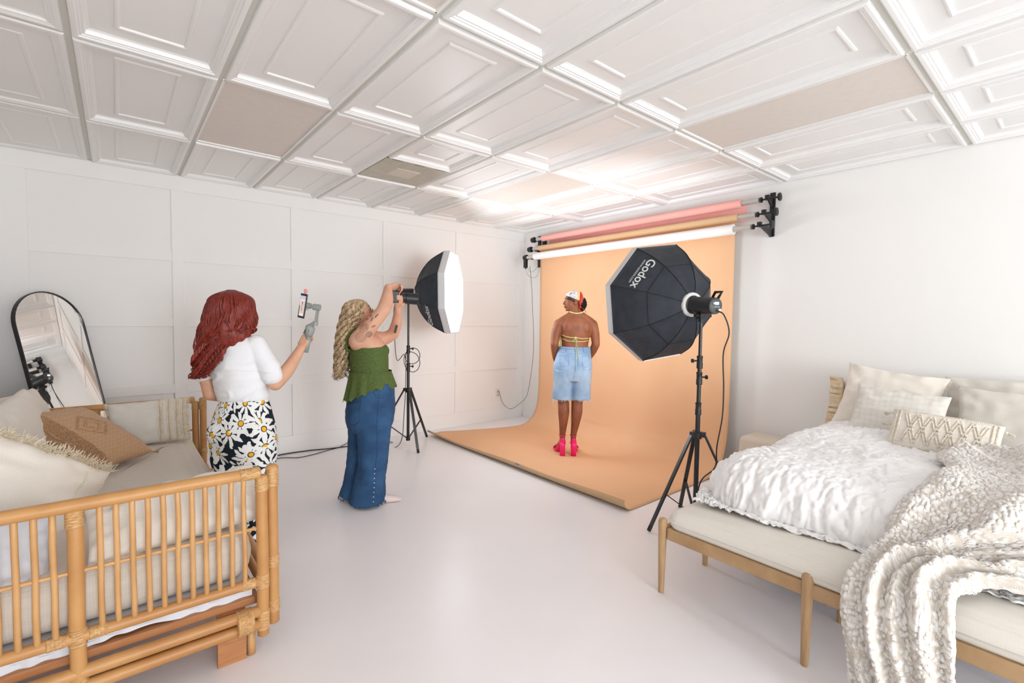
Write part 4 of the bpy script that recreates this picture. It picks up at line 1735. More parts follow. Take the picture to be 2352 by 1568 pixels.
# white woven pillow in front
b, pos, Xa, Ya, Za = stand_pillow('', '', (-0.68, -4.60, 0.825), radians(4), radians(24), 0.50, 0.42, 0.15, None, seed=15.5, ear=0.06, wr=0.008, roll=radians(-5))
tag(build(b, 'pillow', M['texwhite']), 'chunky white woven pillow in front of the large ivory pillow', 'pillow')
# knitted lumbar with diamond cables and tassels
t = thing('pillow', 'cream knitted lumbar pillow with raised diamond cables and tassels lying on the duvet', 'pillow', (-0.98, -4.82, 0.72))
b, pos, Xa, Ya, Za = stand_pillow('', '', (-0.95, -4.875, 0.80), radians(3), radians(32), 0.50, 0.26, 0.13, None, seed=18.5, ear=0.03, wr=0.004, roll=radians(-4))
build(b, 'cover', M['knit'], t)


def cord(b, pts, r=0.0065):
    P = []
    for k in range(len(pts) - 1):
        (u0, v0), (u1, v1) = pts[k], pts[k + 1]
        L = (V(pos(u0, v0, 1)) - V(pos(u1, v1, 1))).length
        n_ = max(2, int(L / (r * 1.3)))
        for j in range(n_):
            f_ = j / n_
            P.append((u0 * (1 - f_) + u1 * f_, v0 * (1 - f_) + v1 * f_))
    for u, v in P:
        b.ell(V(pos(u, v, 1)) + Za * 0.001, (r, r, r * 0.9), 6, 4)


b = MB()
for off in (0.0, 0.10):
    for ph in (0, 1):
        pts = []
        for k in range(7):
            u = -0.72 + 1.44 * k / 6
            v = (0.72 if (k + ph) % 2 == 0 else -0.72)
            pts.append((u + off * 0.6, v))
        cord(b, pts, 0.0062)
build(b, 'diamond_cables', M['knitcord'], t)
b = MB()
for u in (-0.90, -0.82, 0.84, 0.92):
    cord(b, [(u, -0.92), (u, 0.92)], 0.007)
for v in (-0.9, 0.9):
    cord(b, [(-0.9, v), (0.92, v)], 0.006)
build(b, 'border_cables', M['knitcord'], t)
for u, v in ((1, 0.75), (1, -0.1), (-1, 0.8), (-1, 0.2)):
    b = MB()
    p = V(pos(u, v, 1))
    tassel(b, p, Xa * u + V((0, 0, -0.45)), 0.035, rng, 0.010)
    build(b, 'tassel', M['knitcord'], t)

# ================================================================ BENCH
bench = thing('bench', 'oak-framed bench with cream linen seat at the foot of the bed', 'bench', (-2.22, -4.7, 0))
b = MB()
rcushion(b, -2.462, -1.985, -5.98, -4.005, 0.355, 0.450, 0.046, 0.032, seed=2, wr=0.0015)
build(b, 'seat', M['benchfab'], bench)
b = MB()
for x in (-2.445, -1.995):
    b.box((x, -4.99, 0.332), (0.026, 1.94, 0.062))
for y in (-4.00, -5.97):
    b.box((-2.22, y, 0.332), (0.45, 0.026, 0.062))
build(b, 'apron', M['wood'], bench, smooth=False, bevel=0.003)
for x in (-2.452, -1.99):
    for y in (-3.99, -4.69, -5.39, -5.97):
        b = MB()
        sx = 1
        b.lathe([(0.0135, 0.0), (0.0150, 0.004), (0.0215, 0.27), (0.0235, 0.34), (0.0235, 0.385), (0.020, 0.403), (0.008, 0.409)], (x, y, 0), n=24)
        build(b, 'leg', M['woodleg'], bench)

# ================================================================ BOUCLE THROW
prf = [(-0.80, 0.735), (-1.2, 0.745), (-1.6, 0.745), (-1.90, 0.735), (-2.07, 0.68), (-2.16, 0.60), (-2.25, 0.525), (-2.36, 0.492), (-2.46, 0.480), (-2.525, 0.435), (-2.545, 0.34), (-2.555, 0.22), (-2.56, 0.10), (-2.60, 0.03), (-2.68, 0.018)]
PP = cr([(x, 0, z) for x, z in prf], 10)
seglen = [0.0]
for i in range(1, len(PP)):
    seglen.append(seglen[-1] + (PP[i] - PP[i - 1]).length)
LT = seglen[-1]


def at_len(s_):
    for i in range(1, len(PP)):
        if seglen[i] >= s_:
            f_ = (s_ - seglen[i - 1]) / max(1e-9, seglen[i] - seglen[i - 1])
            p = PP[i - 1].lerp(PP[i], f_)
            d = (PP[i] - PP[i - 1]).normalized()
            return p, d
    return PP[-1], (PP[-1] - PP[-2]).normalized()


def lerp_tab(tab, s_):
    for i in range(1, len(tab)):
        if s_ <= tab[i][0]:
            f_ = (s_ - tab[i - 1][0]) / (tab[i][0] - tab[i - 1][0])
            f_ = f_ * f_ * (3 - 2 * f_)
            return tab[i - 1][1] * (1 - f_) + tab[i][1] * f_
    return tab[-1][1]


NV, NU = 470, 300
YLt = [(0.0, -5.00), (0.25, -4.98), (0.55, -4.92), (0.85, -4.98), (1.10, -4.97), (1.40, -4.90), (1.62, -4.865), (1.85, -4.85), (2.1, -4.88), (2.5, -4.88)]
YRt = [(0.0, -6.0), (0.9, -6.0), (1.30, -5.98), (1.48, -5.45), (1.60, -5.20), (1.72, -5.15), (1.9, -5.17), (2.2, -5.24), (2.5, -5.30)]
vs, nubs = [], []
for j in range(NV):
    s_ = LT * j / (NV - 1)
    c, d = at_len(s_)
    n_ = V((d.z, 0, -d.x))
    if n_.z < 0 and n_.x > 0:
        n_ = -n_
    if n_.z < -0.1:
        n_ = -n_
    yl, yr = lerp_tab(YLt, s_), lerp_tab(YRt, s_)
    yl += 0.03 * nz((s_, 0, 0), 3.0, 4)
    yr += 0.03 * nz((s_, 5, 0), 3.0, 9)
    wid = yl - yr
    k = lerp_tab([(0, 0.25), (0.9, 0.5), (1.3, 0.75), (1.6, 1.0), (2.5, 1.0)], s_)
    for i in range(NU):
        u = i / (NU - 1)
        y = yl + (yr - yl) * u
        # gathered lengthwise folds, deeper where the throw narrows; slanting folds on the bed
        warp = 0.25 * nz((s_ * 0.7, u, 0), 2.4, 7)
        f1 = 0.5 + 0.5 * sin((u * 4.3 + warp * 2.6 + 0.15 * sin(s_ * 5)) * 2 * pi)
        f1 = f1 ** 1.3 * (0.55 + 0.45 * sin(u * 9 + 2.0) ** 2)
        f2 = 1 - abs(sin((u * 1.7 - s_ * 1.1 + warp * 2.4) * 2 * pi)) ** 0.8
        f3 = nz((s_ * 1.0, y * 1.0, 1), 3.2, 11)
        h = 0.012 + k * 0.062 * f1 + (1 - k) * 0.062 * f2 + 0.03 * f3 * (1.2 - 0.5 * k)
        ed = min(u, 1 - u) * wid
        h *= min(1.0, 0.35 + ed / 0.07)
        p = V((c.x, y, c.z)) + n_ * max(0.012, h + 0.014)
        # boucle nubs
        q = V((s_ * 84, y * 84, 0.0)) + V((nz((s_, y, 0), 30, 1), nz((s_, y, 3), 30, 2), 0)) * 0.9
        dd = noise.voronoi(q)[0]
        nb = max(0.0, min(1.0, (0.62 - dd[0]) * 3.0))
        nb *= 1.0 if nz((s_ * 40, y * 40, 4), 1.0, 2) > -0.25 else 0.25
        p = p + n_ * (0.0095 * sqrt(nb))
        p.z = max(p.z, 0.008)
        vs.append(p)
        nubs.append(nb)
b = MB()
b.add(vs, [(j * NU + i, j * NU + i + 1, (j + 1) * NU + i + 1, (j + 1) * NU + i) for j in range(NV - 1) for i in range(NU - 1)])
tb = build(b, 'throw_blanket', M['boucle'], solid=0.008)
at = tb.data.attributes.new('nub', 'FLOAT', 'POINT')
at.data.foreach_set('value', nubs)
tag(tb, 'nubby white and beige throw blanket draped over the duvet and bench to the floor', 'throw blanket')
# ================================================================ PEOPLE
from mathutils.bvhtree import BVHTree


def bvh(o):
    me = o.data
    return BVHTree.FromPolygons([v.co.copy() for v in me.vertices], [tuple(p.vertices) for p in me.polygons])


ROT = radians(-39.58)     # figures are laid out with x to the picture's right, y away from the camera


def limb(mb, pts, rr, n=16, sub=5):
    q = cr([Vector((p[0], p[1], p[2], r)) for p, r in zip(pts, rr)], sub)
    P = [V(x[:3]) for x in q]
    R = [max(0.003, x[3]) for x in q]
    mb.tube(P, R, n)
    mb.ell(P[0], (R[0],) * 3, 12, 8)
    mb.ell(P[-1], (R[-1],) * 3, 12, 8)


def hand(mb, W, d, lat, nrm, curl=(0.3, 0.5, 0.4), spread=0.06, thumb=(0.6, 0.5), sc=1.0, tcurl=0.4):
    """wrist W, d towards the fingers, lat towards the thumb side, nrm out of the palm"""
    W, d, lat, nrm = V(W), V(d).normalized(), V(lat).normalized(), V(nrm).normalized()
    lat = (lat - d * lat.dot(d)).normalized()
    s = nrm.dot(d.cross(lat))
    nrm = d.cross(lat) * (1 if s > 0 else -1)
    # palm
    for k, (w_, off) in enumerate(((0.018, -0.024), (0.018, -0.008), (0.018, 0.008), (0.018, 0.024))):
        a = W + lat * off * 0.6 * sc
        b_ = W + (d * 0.082 + lat * off) * sc
        mb.tube([a, a.lerp(b_, 0.5) - nrm * 0.002 * sc, b_], [0.013 * sc, 0.0145 * sc, 0.0115 * sc], 10)
        mb.ell(b_, (0.0112 * sc,) * 3, 10, 6)
    mb.ell(W + d * 0.01 * sc, (0.021 * sc, 0.021 * sc, 0.018 * sc), 12, 8)
    L = (0.060, 0.074, 0.079, 0.071)
    for k in range(4):
        off = (-0.027, -0.0095, 0.0085, 0.0265)[k]
        base = W + (d * (0.080 + (0, 0.006, 0.008, 0.004)[k]) + lat * off) * sc
        p = base
        ang = 0.0
        dd = (d + lat * (off * 2.2 * spread / 0.06)).normalized()
        pts, rr = [p], [0.0098 * sc]
        for j, (fr, cu) in enumerate(zip((0.45, 0.31, 0.24), curl)):
            ang += cu + 0.05 * (k - 1.5)
            dj = dd * cos(ang) + nrm * sin(ang)
            p = p + dj * L[k] * fr * sc
            pts.append(p)
            rr.append((0.0088, 0.0080, 0.0066)[j] * sc)
        Q = cr([Vector((*q, r)) for q, r in zip(pts, rr)], 4)
        mb.tube([V(q[:3]) for q in Q], [q[3] for q in Q], 10)
        mb.ell(pts[-1], (rr[-1],) * 3, 8, 6)
    tb_ = W + (d * 0.022 + lat * 0.024) * sc
    td = (d * cos(thumb[0]) + lat * sin(thumb[0])).normalized()
    td = (td * cos(thumb[1]) + nrm * sin(thumb[1])).normalized()
    p1 = tb_ + td * 0.040 * sc
    t2 = (td + d * 0.45 * tcurl + nrm * 0.4 * tcurl).normalized()
    p2 = p1 + t2 * 0.033 * sc
    t3 = (t2 + d * 0.5 * tcurl - lat * 0.25 * tcurl).normalized()
    p3 = p2 + t3 * 0.026 * sc
    mb.tube([tb_, p1, p2, p3], [0.015 * sc, 0.0115 * sc, 0.0098 * sc, 0.0078 * sc], 10)
    mb.ell(p3, (0.0078 * sc,) * 3, 8, 6)
    return W + d * 0.06 * sc


def head_shape(mb, c, yaw, pitch=0.0, roll_=0.0, s=1.0):
    """yaw: local heading of the face, 0 = +y, clockwise positive. returns a function placing face points (right, forward, up)"""
    f = V((sin(yaw) * cos(pitch), cos(yaw) * cos(pitch), sin(pitch)))
    r = V((cos(yaw), -sin(yaw), 0))
    u = r.cross(f)
    if roll_:
        r, u = r * cos(roll_) + u * sin(roll_), u * cos(roll_) - r * sin(roll_)
    c = V(c)
    R3 = Matrix((r, f, u)).transposed()

    def P(x, y, z):
        return c + (r * x + f * y + u * z) * s
    mb.ell(P(0, -0.012, 0.028), (0.074 * s, 0.094 * s, 0.090 * s), 24, 16, R3)      # cranium
    mb.ell(P(0, 0.028, -0.012), (0.060 * s, 0.064 * s, 0.080 * s), 20, 14, R3)       # face
    mb.ell(P(0, 0.030, -0.062), (0.042 * s, 0.048 * s, 0.038 * s), 16, 12, R3)       # jaw
    mb.ell(P(0, 0.068, -0.088), (0.018 * s, 0.016 * s, 0.015 * s), 12, 8, R3)        # chin
    mb.ell(P(0, 0.076, 0.028), (0.045 * s, 0.020 * s, 0.014 * s), 12, 8, R3)         # brow
    for sx in (-1, 1):
        mb.ell(P(sx * 0.034, 0.064, -0.022), (0.021 * s, 0.020 * s, 0.022 * s), 12, 8, R3)   # cheek
        mb.ell(P(sx * 0.074, -0.008, -0.008), (0.010 * s, 0.017 * s, 0.031 * s), 12, 8, R3)  # ear
        mb.ell(P(sx * 0.012, 0.096, -0.030), (0.009 * s, 0.010 * s, 0.008 * s), 8, 6, R3)     # nostril wing
    mb.tube([P(0, 0.084, 0.018), P(0, 0.098, -0.008), P(0, 0.108, -0.026)], [0.009 * s, 0.010 * s, 0.011 * s], 10)  # nose
    mb.ell(P(0, 0.106, -0.028), (0.011 * s, 0.010 * s, 0.009 * s), 10, 8, R3)
    mb.ell(P(0, 0.089, -0.052), (0.022 * s, 0.011 * s, 0.008 * s), 12, 8, R3)        # upper lip
    mb.ell(P(0, 0.087, -0.063), (0.019 * s, 0.011 * s, 0.008 * s), 12, 8, R3)        # lower lip
    return P, R3, (r, f, u)


M['eyewhite'] = mat('eye_white', (196, 184, 178), 0.4)


def eyes(P, R3, parent, s=1.0):
    for sx in (-1, 1):
        b = MB()
        b.ell(P(sx * 0.032, 0.077, 0.006), (0.012 * s, 0.0085 * s, 0.0045 * s), 14, 10, R3)
        e = build(b, 'eye', M['eyewhite'], parent, local=True)
        b = MB()
        b.ell(P(sx * 0.032, 0.0860, 0.006), (0.0060 * s, 0.002 * s, 0.0052 * s), 12, 8, R3)
        build(b, 'iris', M['eye'], e, local=True)
    b = MB()
    for sx in (-1, 1):
        b.tube([P(sx * 0.016, 0.093, 0.028), P(sx * 0.034, 0.091, 0.034), P(sx * 0.052, 0.076, 0.027)], 0.0028 * s, 6)
    build(b, 'eyebrow', M['eye'], parent, local=True)
    b = MB()
    b.ell(P(0, 0.0945, -0.052), (0.020 * s, 0.007 * s, 0.005 * s), 12, 8, R3)
    b.ell(P(0, 0.0925, -0.062), (0.017 * s, 0.007 * s, 0.005 * s), 12, 8, R3)
    build(b, 'lips', M['lips'], parent, local=True)


def curl(mb, pts, r0, amp, freq, rng, seg=9, n=5, tip=0.35, grow=1.6, phase=None):
    """one wavy lock following pts"""
    P = cr(pts, seg)
    ph = rng.uniform(0, 6.28) if phase is None else phase
    out, rr = [], []
    L = 0.0
    for i, p in enumerate(P):
        if i:
            L += (p - P[i - 1]).length
        t_ = i / (len(P) - 1)
        d = (P[min(i + 1, len(P) - 1)] - P[max(0, i - 1)])
        x, y = frame_from(d)
        a = amp * (t_ ** grow)
        out.append(p + x * cos(L * freq + ph) * a + y * sin(L * freq + ph) * a)
        rr.append(r0 * (1 - (1 - tip) * t_ ** 2) * (0.6 + 0.4 * min(1, t_ * 8)))
    mb.tube(out, rr, n, caps=True)


# ---------------------------------------------------------------- model on the tan paper
tm = thing('person', 'model in patterned head scarf, denim shorts and hot pink heels standing on tan paper', 'person', (-0.968, -1.880, 0.006), ROT)
b = MB()
HB = 0.055
# torso
b.rings([(0.035, 0.0, 0.86, 0.15, 0.125, 0), (0.038, -0.005, 0.96, 0.185, 0.13, 0), (0.045, 0.0, 1.10, 0.150, 0.105, 0), (0.05, 0.005, 1.20, 0.142, 0.095, 0), (0.052, 0.0, 1.30, 0.160, 0.100, 0), (0.055, -0.005, 1.40, 0.180, 0.095, 0), (0.056, -0.008, 1.455, 0.145, 0.075, 0), (0.056, -0.005, 1.49, 0.075, 0.060, 0), (0.056, 0.0, 1.52, 0.052, 0.054, 0)], n=36)
b.rings([(0.056, -0.005, 1.46, 0.058, 0.058, 0), (0.052, 0.0, 1.53, 0.052, 0.054, 0), (0.040, 0.01, 1.60, 0.052, 0.054, 0)], n=20)
for sx in (-1, 1):   # trapezius and shoulder blades
    b.tube([(0.054 + sx * 0.015, -0.004, 1.535), (0.056 + sx * 0.075, -0.004, 1.478), (0.056 + sx * 0.155, -0.004, 1.428)], [0.042, 0.050, 0.050], 14)
    b.ell((0.055 + sx * 0.085, -0.055, 1.375), (0.062, 0.045, 0.075), 14, 10)
    b.ell((0.055 + sx * 0.168, -0.002, 1.405), (0.060, 0.058, 0.060), 14, 10)
limb(b, [(-0.125, 0.0, 1.405), (-0.155, -0.012, 1.31), (-0.170, -0.025, 1.20)], [0.056, 0.050, 0.043])
limb(b, [(-0.170, -0.025, 1.20), (-0.160, 0.045, 1.12), (-0.145, 0.125, 1.02)], [0.044, 0.040, 0.027])
limb(b, [(0.232, 0.0, 1.405), (0.256, -0.012, 1.31), (0.268, -0.025, 1.20)], [0.056, 0.050, 0.043])
limb(b, [(0.268, -0.025, 1.20), (0.248, 0.040, 1.12), (0.215, 0.120, 1.03)], [0.044, 0.040, 0.027])
hand(b, (-0.145, 0.125, 1.02), (0.35, 0.25, -0.9), (0.4, 0.9, 0.3), (0.9, -0.3, 0.2), curl=(0.5, 0.6, 0.4))
hand(b, (0.215, 0.120, 1.03), (-0.35, 0.25, -0.9), (-0.4, 0.9, 0.3), (-0.9, -0.3, 0.2), curl=(0.5, 0.6, 0.4))
# legs
limb(b, [(-0.055, 0.0, 0.86), (-0.062, 0.0, 0.70), (-0.062, 0.005, 0.59), (-0.060, -0.022, 0.47), (-0.062, -0.012, 0.34), (-0.066, 0.012, 0.215)], [0.105, 0.088, 0.062, 0.060, 0.045, 0.031], n=20)
limb(b, [(0.115, 0.0, 0.86), (0.098, 0.0, 0.70), (0.085, 0.005, 0.59), (0.080, -0.022, 0.47), (0.068, -0.012, 0.34), (0.052, 0.012, 0.215)], [0.105, 0.088, 0.062, 0.060, 0.045, 0.031], n=20)
for xx, tw in ((-0.066, -0.25), (0.052, 0.25)):   # arched feet in the heels
    b.tube([(xx, 0.012, 0.215), (xx, 0.0, 0.165), (xx + tw * 0.02, 0.045, 0.125), (xx + tw * 0.10, 0.13, 0.055), (xx + tw * 0.15, 0.185, 0.045)], [0.031, 0.030, 0.031, 0.034, 0.026], 12)
    b.ell((xx, -0.012, 0.16), (0.026, 0.028, 0.030), 12, 8)
    for k in range(5):
        q = xx + tw * 0.16 + (k - 2) * 0.013
        b.tube([(q, 0.175, 0.045), (q + 0.002 * (k - 2), 0.212 - 0.004 * abs(k - 1.5), 0.040)], [0.009, 0.007], 8)
# head, turned to the figure's left
P, R3, _ax = head_shape(b, (0.028, 0.012, 1.642), radians(-97), radians(3), 0, 1.0)
bodyB = fuse(b, 'body', M['skinB'], tm, 0.0055, 5)
eyes(P, R3, bodyB)
# sun tattoo between the shoulder blades
b = MB()
tc = V((0.060, 0, 1.372))
tree_b = bvh(bodyB)


def back_y(x, z):
    h = tree_b.ray_cast(V((x, -1, z)), V((0, 1, 0)))
    return h[0].y if h[0] else 0.0


yb0 = back_y(0.060, 1.372)
for k in range(12):
    a = 2 * pi * k / 12
    L = 0.034 if k % 2 == 0 else 0.024
    p0 = (tc.x + cos(a) * 0.010, tc.z + sin(a) * 0.010)
    p1 = (tc.x + cos(a) * L, tc.z + sin(a) * L * 1.2)
    b.tube([(p0[0], back_y(*p0) - 0.0003, p0[1]), (p1[0], back_y(*p1) - 0.0003, p1[1])], 0.0008, 4)
build(b, 'tattoo', mat('tattoo_ink', (92, 52, 34), 0.6), tm, local=True)

# denim shorts


def denim_fold(c, n):
    return c + n * (0.004 * nz((c.x, c.y, c.z * 0.7), 14, 3) + 0.006 * nz((c.x * 1.2, c.y, c.z), 5, 8))


b = MB()
b.rings([(0.043, 0.0, 1.168, 0.166, 0.118, 0), (0.043, 0.0, 1.125, 0.172, 0.128, 0), (0.035, -0.006, 1.04, 0.192, 0.148, 0), (0.030, -0.012, 0.96, 0.206, 0.162, 0), (0.028, -0.01, 0.88, 0.206, 0.155, 0), (0.027, 0.0, 0.81, 0.200, 0.135, 0)], n=40)
for sx, xt, xb_ in ((-1, -0.066, -0.074), (1, 0.122, 0.120)):
    b.rings([(xt, -0.012, 0.92, 0.108, 0.148, 0), (xt, -0.004, 0.80, 0.105, 0.135, 0), (xb_, 0.0, 0.70, 0.104, 0.122, 0), (xb_, 0.0, 0.607, 0.108, 0.118, 0)], n=28)
    b.ell((0.03 + sx * 0.092, -0.088, 0.965), (0.088, 0.078, 0.095), 16, 12)
shorts = fuse(b, 'shorts', M['denimlt'], tm, 0.006, 4, post=denim_fold)
b = MB()
WB = []
for k in range(41):
    a = 2 * pi * k / 40
    WB.append((0.043 + cos(a) * 0.1705, sin(a) * 0.1225, 1.150))
b.tube(WB[:-1], 0.0035, 6, closed=True)
b.tube([(p[0] * 1.0, p[1] * 1.03, 1.122) for p in WB[:-1]], 0.0022, 5, closed=True)
vsh = bvh(shorts)


def surf_y(tree, x, z):
    h = tree.ray_cast(V((x, -1, z)), V((0, 1, 0)))
    return h[0].y if h[0] else 0.0


def on_back(pts2, pts_, off=0.002):
    return [(x, surf_y(pts_, x, z) - off, z) for x, z in pts2]


def dense(pts2, n=6):
    out = []
    for i in range(len(pts2) - 1):
        for k in range(n):
            f_ = k / n
            out.append((pts2[i][0] * (1 - f_) + pts2[i + 1][0] * f_, pts2[i][1] * (1 - f_) + pts2[i + 1][1] * f_))
    return out + [pts2[-1]]


for poly in ([(-0.115, 1.08), (-0.03, 1.08), (-0.035, 0.985), (-0.08, 0.962), (-0.120, 0.990), (-0.115, 1.08)],
             [(0.11, 1.08), (0.185, 1.08), (0.190, 0.990), (0.150, 0.962), (0.11, 0.985), (0.11, 1.08)],
             [(0.032, 1.14), (0.034, 1.02), (0.030, 0.94), (0.026, 0.85), (0.024, 0.74), (0.023, 0.62)], [(-0.12, 1.115), (0.035, 1.098), (0.19, 1.115)]):
    b.tube(on_back(dense(poly), vsh, 0.0012), 0.0018, 4)
for x in (-0.06, 0.035, 0.125):
    b.tube([(x, surf_y(vsh, x, 1.155) - 0.004, 1.163), (x, surf_y(vsh, x, 1.13) - 0.004, 1.122)], 0.004, 5)
build(b, 'stitching', M['denimseam'], shorts, local=True)
b = MB()
rng = random.Random(11)
for sx, cx_ in ((-1, -0.074), (1, 0.120)):
    for k in range(90):
        a = rng.uniform(0, 2 * pi)
        p = V((cx_ + cos(a) * 0.104, sin(a) * 0.116, 0.612))
        L = rng.uniform(0.006, 0.022)
        if abs(cos(a)) > 0.93 and cos(a) * sx > 0 and rng.random() < 0.7:
            L = rng.uniform(0.05, 0.11)
        q = p + V((rng.uniform(-.01, .01), rng.uniform(-.01, .01), -L))
        b.tube([p, p.lerp(q, 0.5) + V((rng.uniform(-.006, .006), 0, 0)), q], 0.0009, 4)
build(b, 'frayed_hem', M['thread'], shorts, local=True)

# halter ties across the back
b = MB()
vb = tree_b


def band(pts2, off=0.002, r=0.0035):
    b.tube(on_back(dense(pts2, 5), vb, off), r, 6)


band([(-0.098, 1.295), (-0.06, 1.278), (0.0, 1.268), (0.045, 1.268), (0.12, 1.258), (0.19, 1.262)])
band([(-0.095, 1.255), (-0.04, 1.232), (0.04, 1.228), (0.12, 1.225), (0.18, 1.236)])
y0 = surf_y(vb, 0.04, 1.27) - 0.008
for pts in ([(0.04, 1.27), (0.020, 1.245), (0.010, 1.225), (0.028, 1.238), (0.042, 1.268)], [(0.042, 1.27), (0.055, 1.245), (0.060, 1.22)],
            [(0.040, 1.27), (0.036, 1.20), (0.046, 1.12), (0.040, 1.02), (0.044, 0.93)], [(0.044, 1.27), (0.052, 1.19), (0.066, 1.10), (0.070, 0.99)], [(0.042, 1.27), (0.060, 1.15), (0.062, 1.08)]):
    q = cr([(x, min(y0, surf_y(vsh, x, z) - 0.008) if z < 1.16 else y0, z) for x, z in pts], 5)
    b.tube(q, 0.0042, 6, flat=0.4)
b.ell((0.041, y0, 1.27), (0.008, 0.007, 0.008), 8, 6)
# halter round the neck
band([(-0.015, 1.538), (0.02, 1.526), (0.055, 1.522), (0.09, 1.526), (0.125, 1.536)], 0.001, 0.0065)
# strap down the left flank to the front panel
b.tube(cr([(-0.100, -0.02, 1.30), (-0.108, 0.02, 1.25), (-0.105, 0.03, 1.18)], 5), 0.010, 6)
build(b, 'halter_ties', M['lime'], tm, local=True)

# head scarf and hair
b = MB()
rx, fx, ux = _ax


def scarf_pt(u, v):
    a = 2 * pi * u
    t_ = v * pi / 2
    x, y, z = cos(a) * cos(t_) * 0.081, -0.012 + sin(a) * cos(t_) * 0.102, 0.030 + sin(t_) * 0.094
    # rim: high on the forehead, low behind the ears
    rim = 0.018 - 0.045 * (y + 0.012) / 0.102 * -1
    z = z + (1 - v) ** 2 * (0.36 * (y + 0.03) - 0.012)
    return P(x, y, z)


b.grid(48, 18, scarf_pt, closed_u=True)
sc_ = build(b, 'head_scarf', M['scarf'], tm, local=True, solid=0.002)
at = sc_.data.attributes.new('puv', 'FLOAT_VECTOR', 'POINT')
for v in sc_.data.vertices:
    d = v.co - P(0, 0, 0)
    at.data[v.index].vector = (-(d.dot(fx)) - 0.3 * d.dot(ux) + 0.02, d.dot(ux), d.dot(rx))
b = MB()
pts = [(sx * 0.02 - 0.01, -0.098 + 0.0 * k, 0.075 - 0.025 * k) for k, sx in ((0, 0), (1, 0))]
b.tube(cr([P(-0.030, -0.060, 0.112), P(-0.064, -0.062, 0.078), P(-0.084, -0.062, 0.035), P(-0.084, -0.052, -0.010), P(-0.062, -0.056, -0.044)], 6), [0.005 + 0.013 * sin(pi * min(1, k / 24)) for k in range(25)], 8, flat=0.6)
b.tube(cr([P(0.05, -0.07, -0.046), P(0.0, -0.105, -0.052), P(-0.062, -0.056, -0.046)], 6), 0.006, 8)
b.ell(P(-0.062, -0.060, -0.048), (0.013, 0.013, 0.011), 10, 8)
for dx in (-0.02, 0.03):
    b.tube(cr([P(-0.062, -0.062, -0.05), P(-0.078, -0.080 + dx, -0.075), P(-0.085, -0.095 + dx * 1.5, -0.105)], 4), 0.006, 6, flat=0.5)
build(b, 'scarf_tie', M['scarlet'], tm, local=True)
b = MB()
rng = random.Random(21)
b.ell(P(0, -0.075, -0.005), (0.060, 0.045, 0.060), 16, 12, R3)
for k in range(230):
    a, t_ = rng.uniform(0, 2 * pi), rng.uniform(-1.2, 1.0)
    o = V(P(0, -0.075, -0.005)) + rx * cos(a) * cos(t_) * 0.056 - fx * abs(sin(a)) * cos(t_) * 0.044 + ux * sin(t_) * 0.056
    dirn = (o - P(0, -0.06, 0)).normalized()
    curl(b, [o, o + dirn * 0.014, o + dirn * 0.02 - ux * 0.018], 0.0030, 0.0075, 260, rng, seg=6, n=4, tip=0.6, grow=0.4)
# short fringe under the scarf rim along temples
for sx in (-1, 1):
    for k in range(60):
        f_ = k / 59
        y = 0.075 - 0.125 * f_
        o = P(sx * (0.052 + 0.024 * sin(pi * min(1, f_ * 1.1 + 0.1))), y, 0.052 - 0.055 * f_ - 0.004)
        curl(b, [o, V(o) - ux * 0.012 + fx * 0.003, V(o) - ux * 0.022 - fx * 0.004], 0.0035, 0.003, 200, rng, seg=4, n=4, tip=0.5)
build(b, 'hair', M['blackhair'], tm, local=True)

# platform sandals with block heels
for xx, tw in ((-0.066, -0.25), (0.052, 0.25)):
    sh = MB()
    sh.tube([(xx, -0.030, 0.002), (xx, -0.030, 0.10), (xx, -0.022, 0.14)], [0.030, 0.027, 0.031], 18, flat=0.95, up=V((0, 1, 0)))
    heel = build(sh, 'heel', M['hotpink'], tm, local=True)
    sh = MB()
    q = cr([(xx, -0.035, 0.142), (xx + tw * 0.02, 0.02, 0.125), (xx + tw * 0.09, 0.10, 0.045), (xx + tw * 0.14, 0.16, 0.028), (xx + tw * 0.18, 0.222, 0.028)], 6)
    sh.tube(q, [0.024 + 0.014 * min(1, k / 14) for k in range(len(q))], 14, flat=0.32, up=V((0, 0, 1)))
    sh.tube([(xx + tw * 0.10, 0.115, 0.018), (xx + tw * 0.15, 0.17, 0.015), (xx + tw * 0.18, 0.215, 0.015)], [0.036, 0.042, 0.032], 16, flat=0.4, up=V((0, 0, 1)))
    sole = build(sh, 'sole', M['hotpink'], tm, local=True)
    sh = MB()
    vs = []

    def counter(u, v, xx=xx):
        a = pi + pi * u
        return (xx + cos(a) * (0.035 - 0.004 * v), -0.008 + sin(a) * 0.042, 0.125 + 0.065 * v * (0.4 + 0.6 * sin(pi * u)))
    sh.grid(20, 8, counter)
    build(sh, 'heel_counter', M['hotpink'], tm, local=True, solid=0.003)
    sh = MB()
    sh.tube([(xx + cos(a) * 0.036, 0.008 + sin(a) * 0.038, 0.212 + 0.003 * sin(a)) for a in [2 * pi * k / 20 for k in range(20)]], 0.004, 6, closed=True)
    qx = xx + tw * 0.15
    sh.tube([(qx + cos(a) * 0.043, 0.165, 0.028 + sin(a) * 0.040) for a in [pi * k / 12 for k in range(13)]], 0.012, 8, flat=0.4)
    build(sh, 'strap', M['hotpink'], tm, local=True)

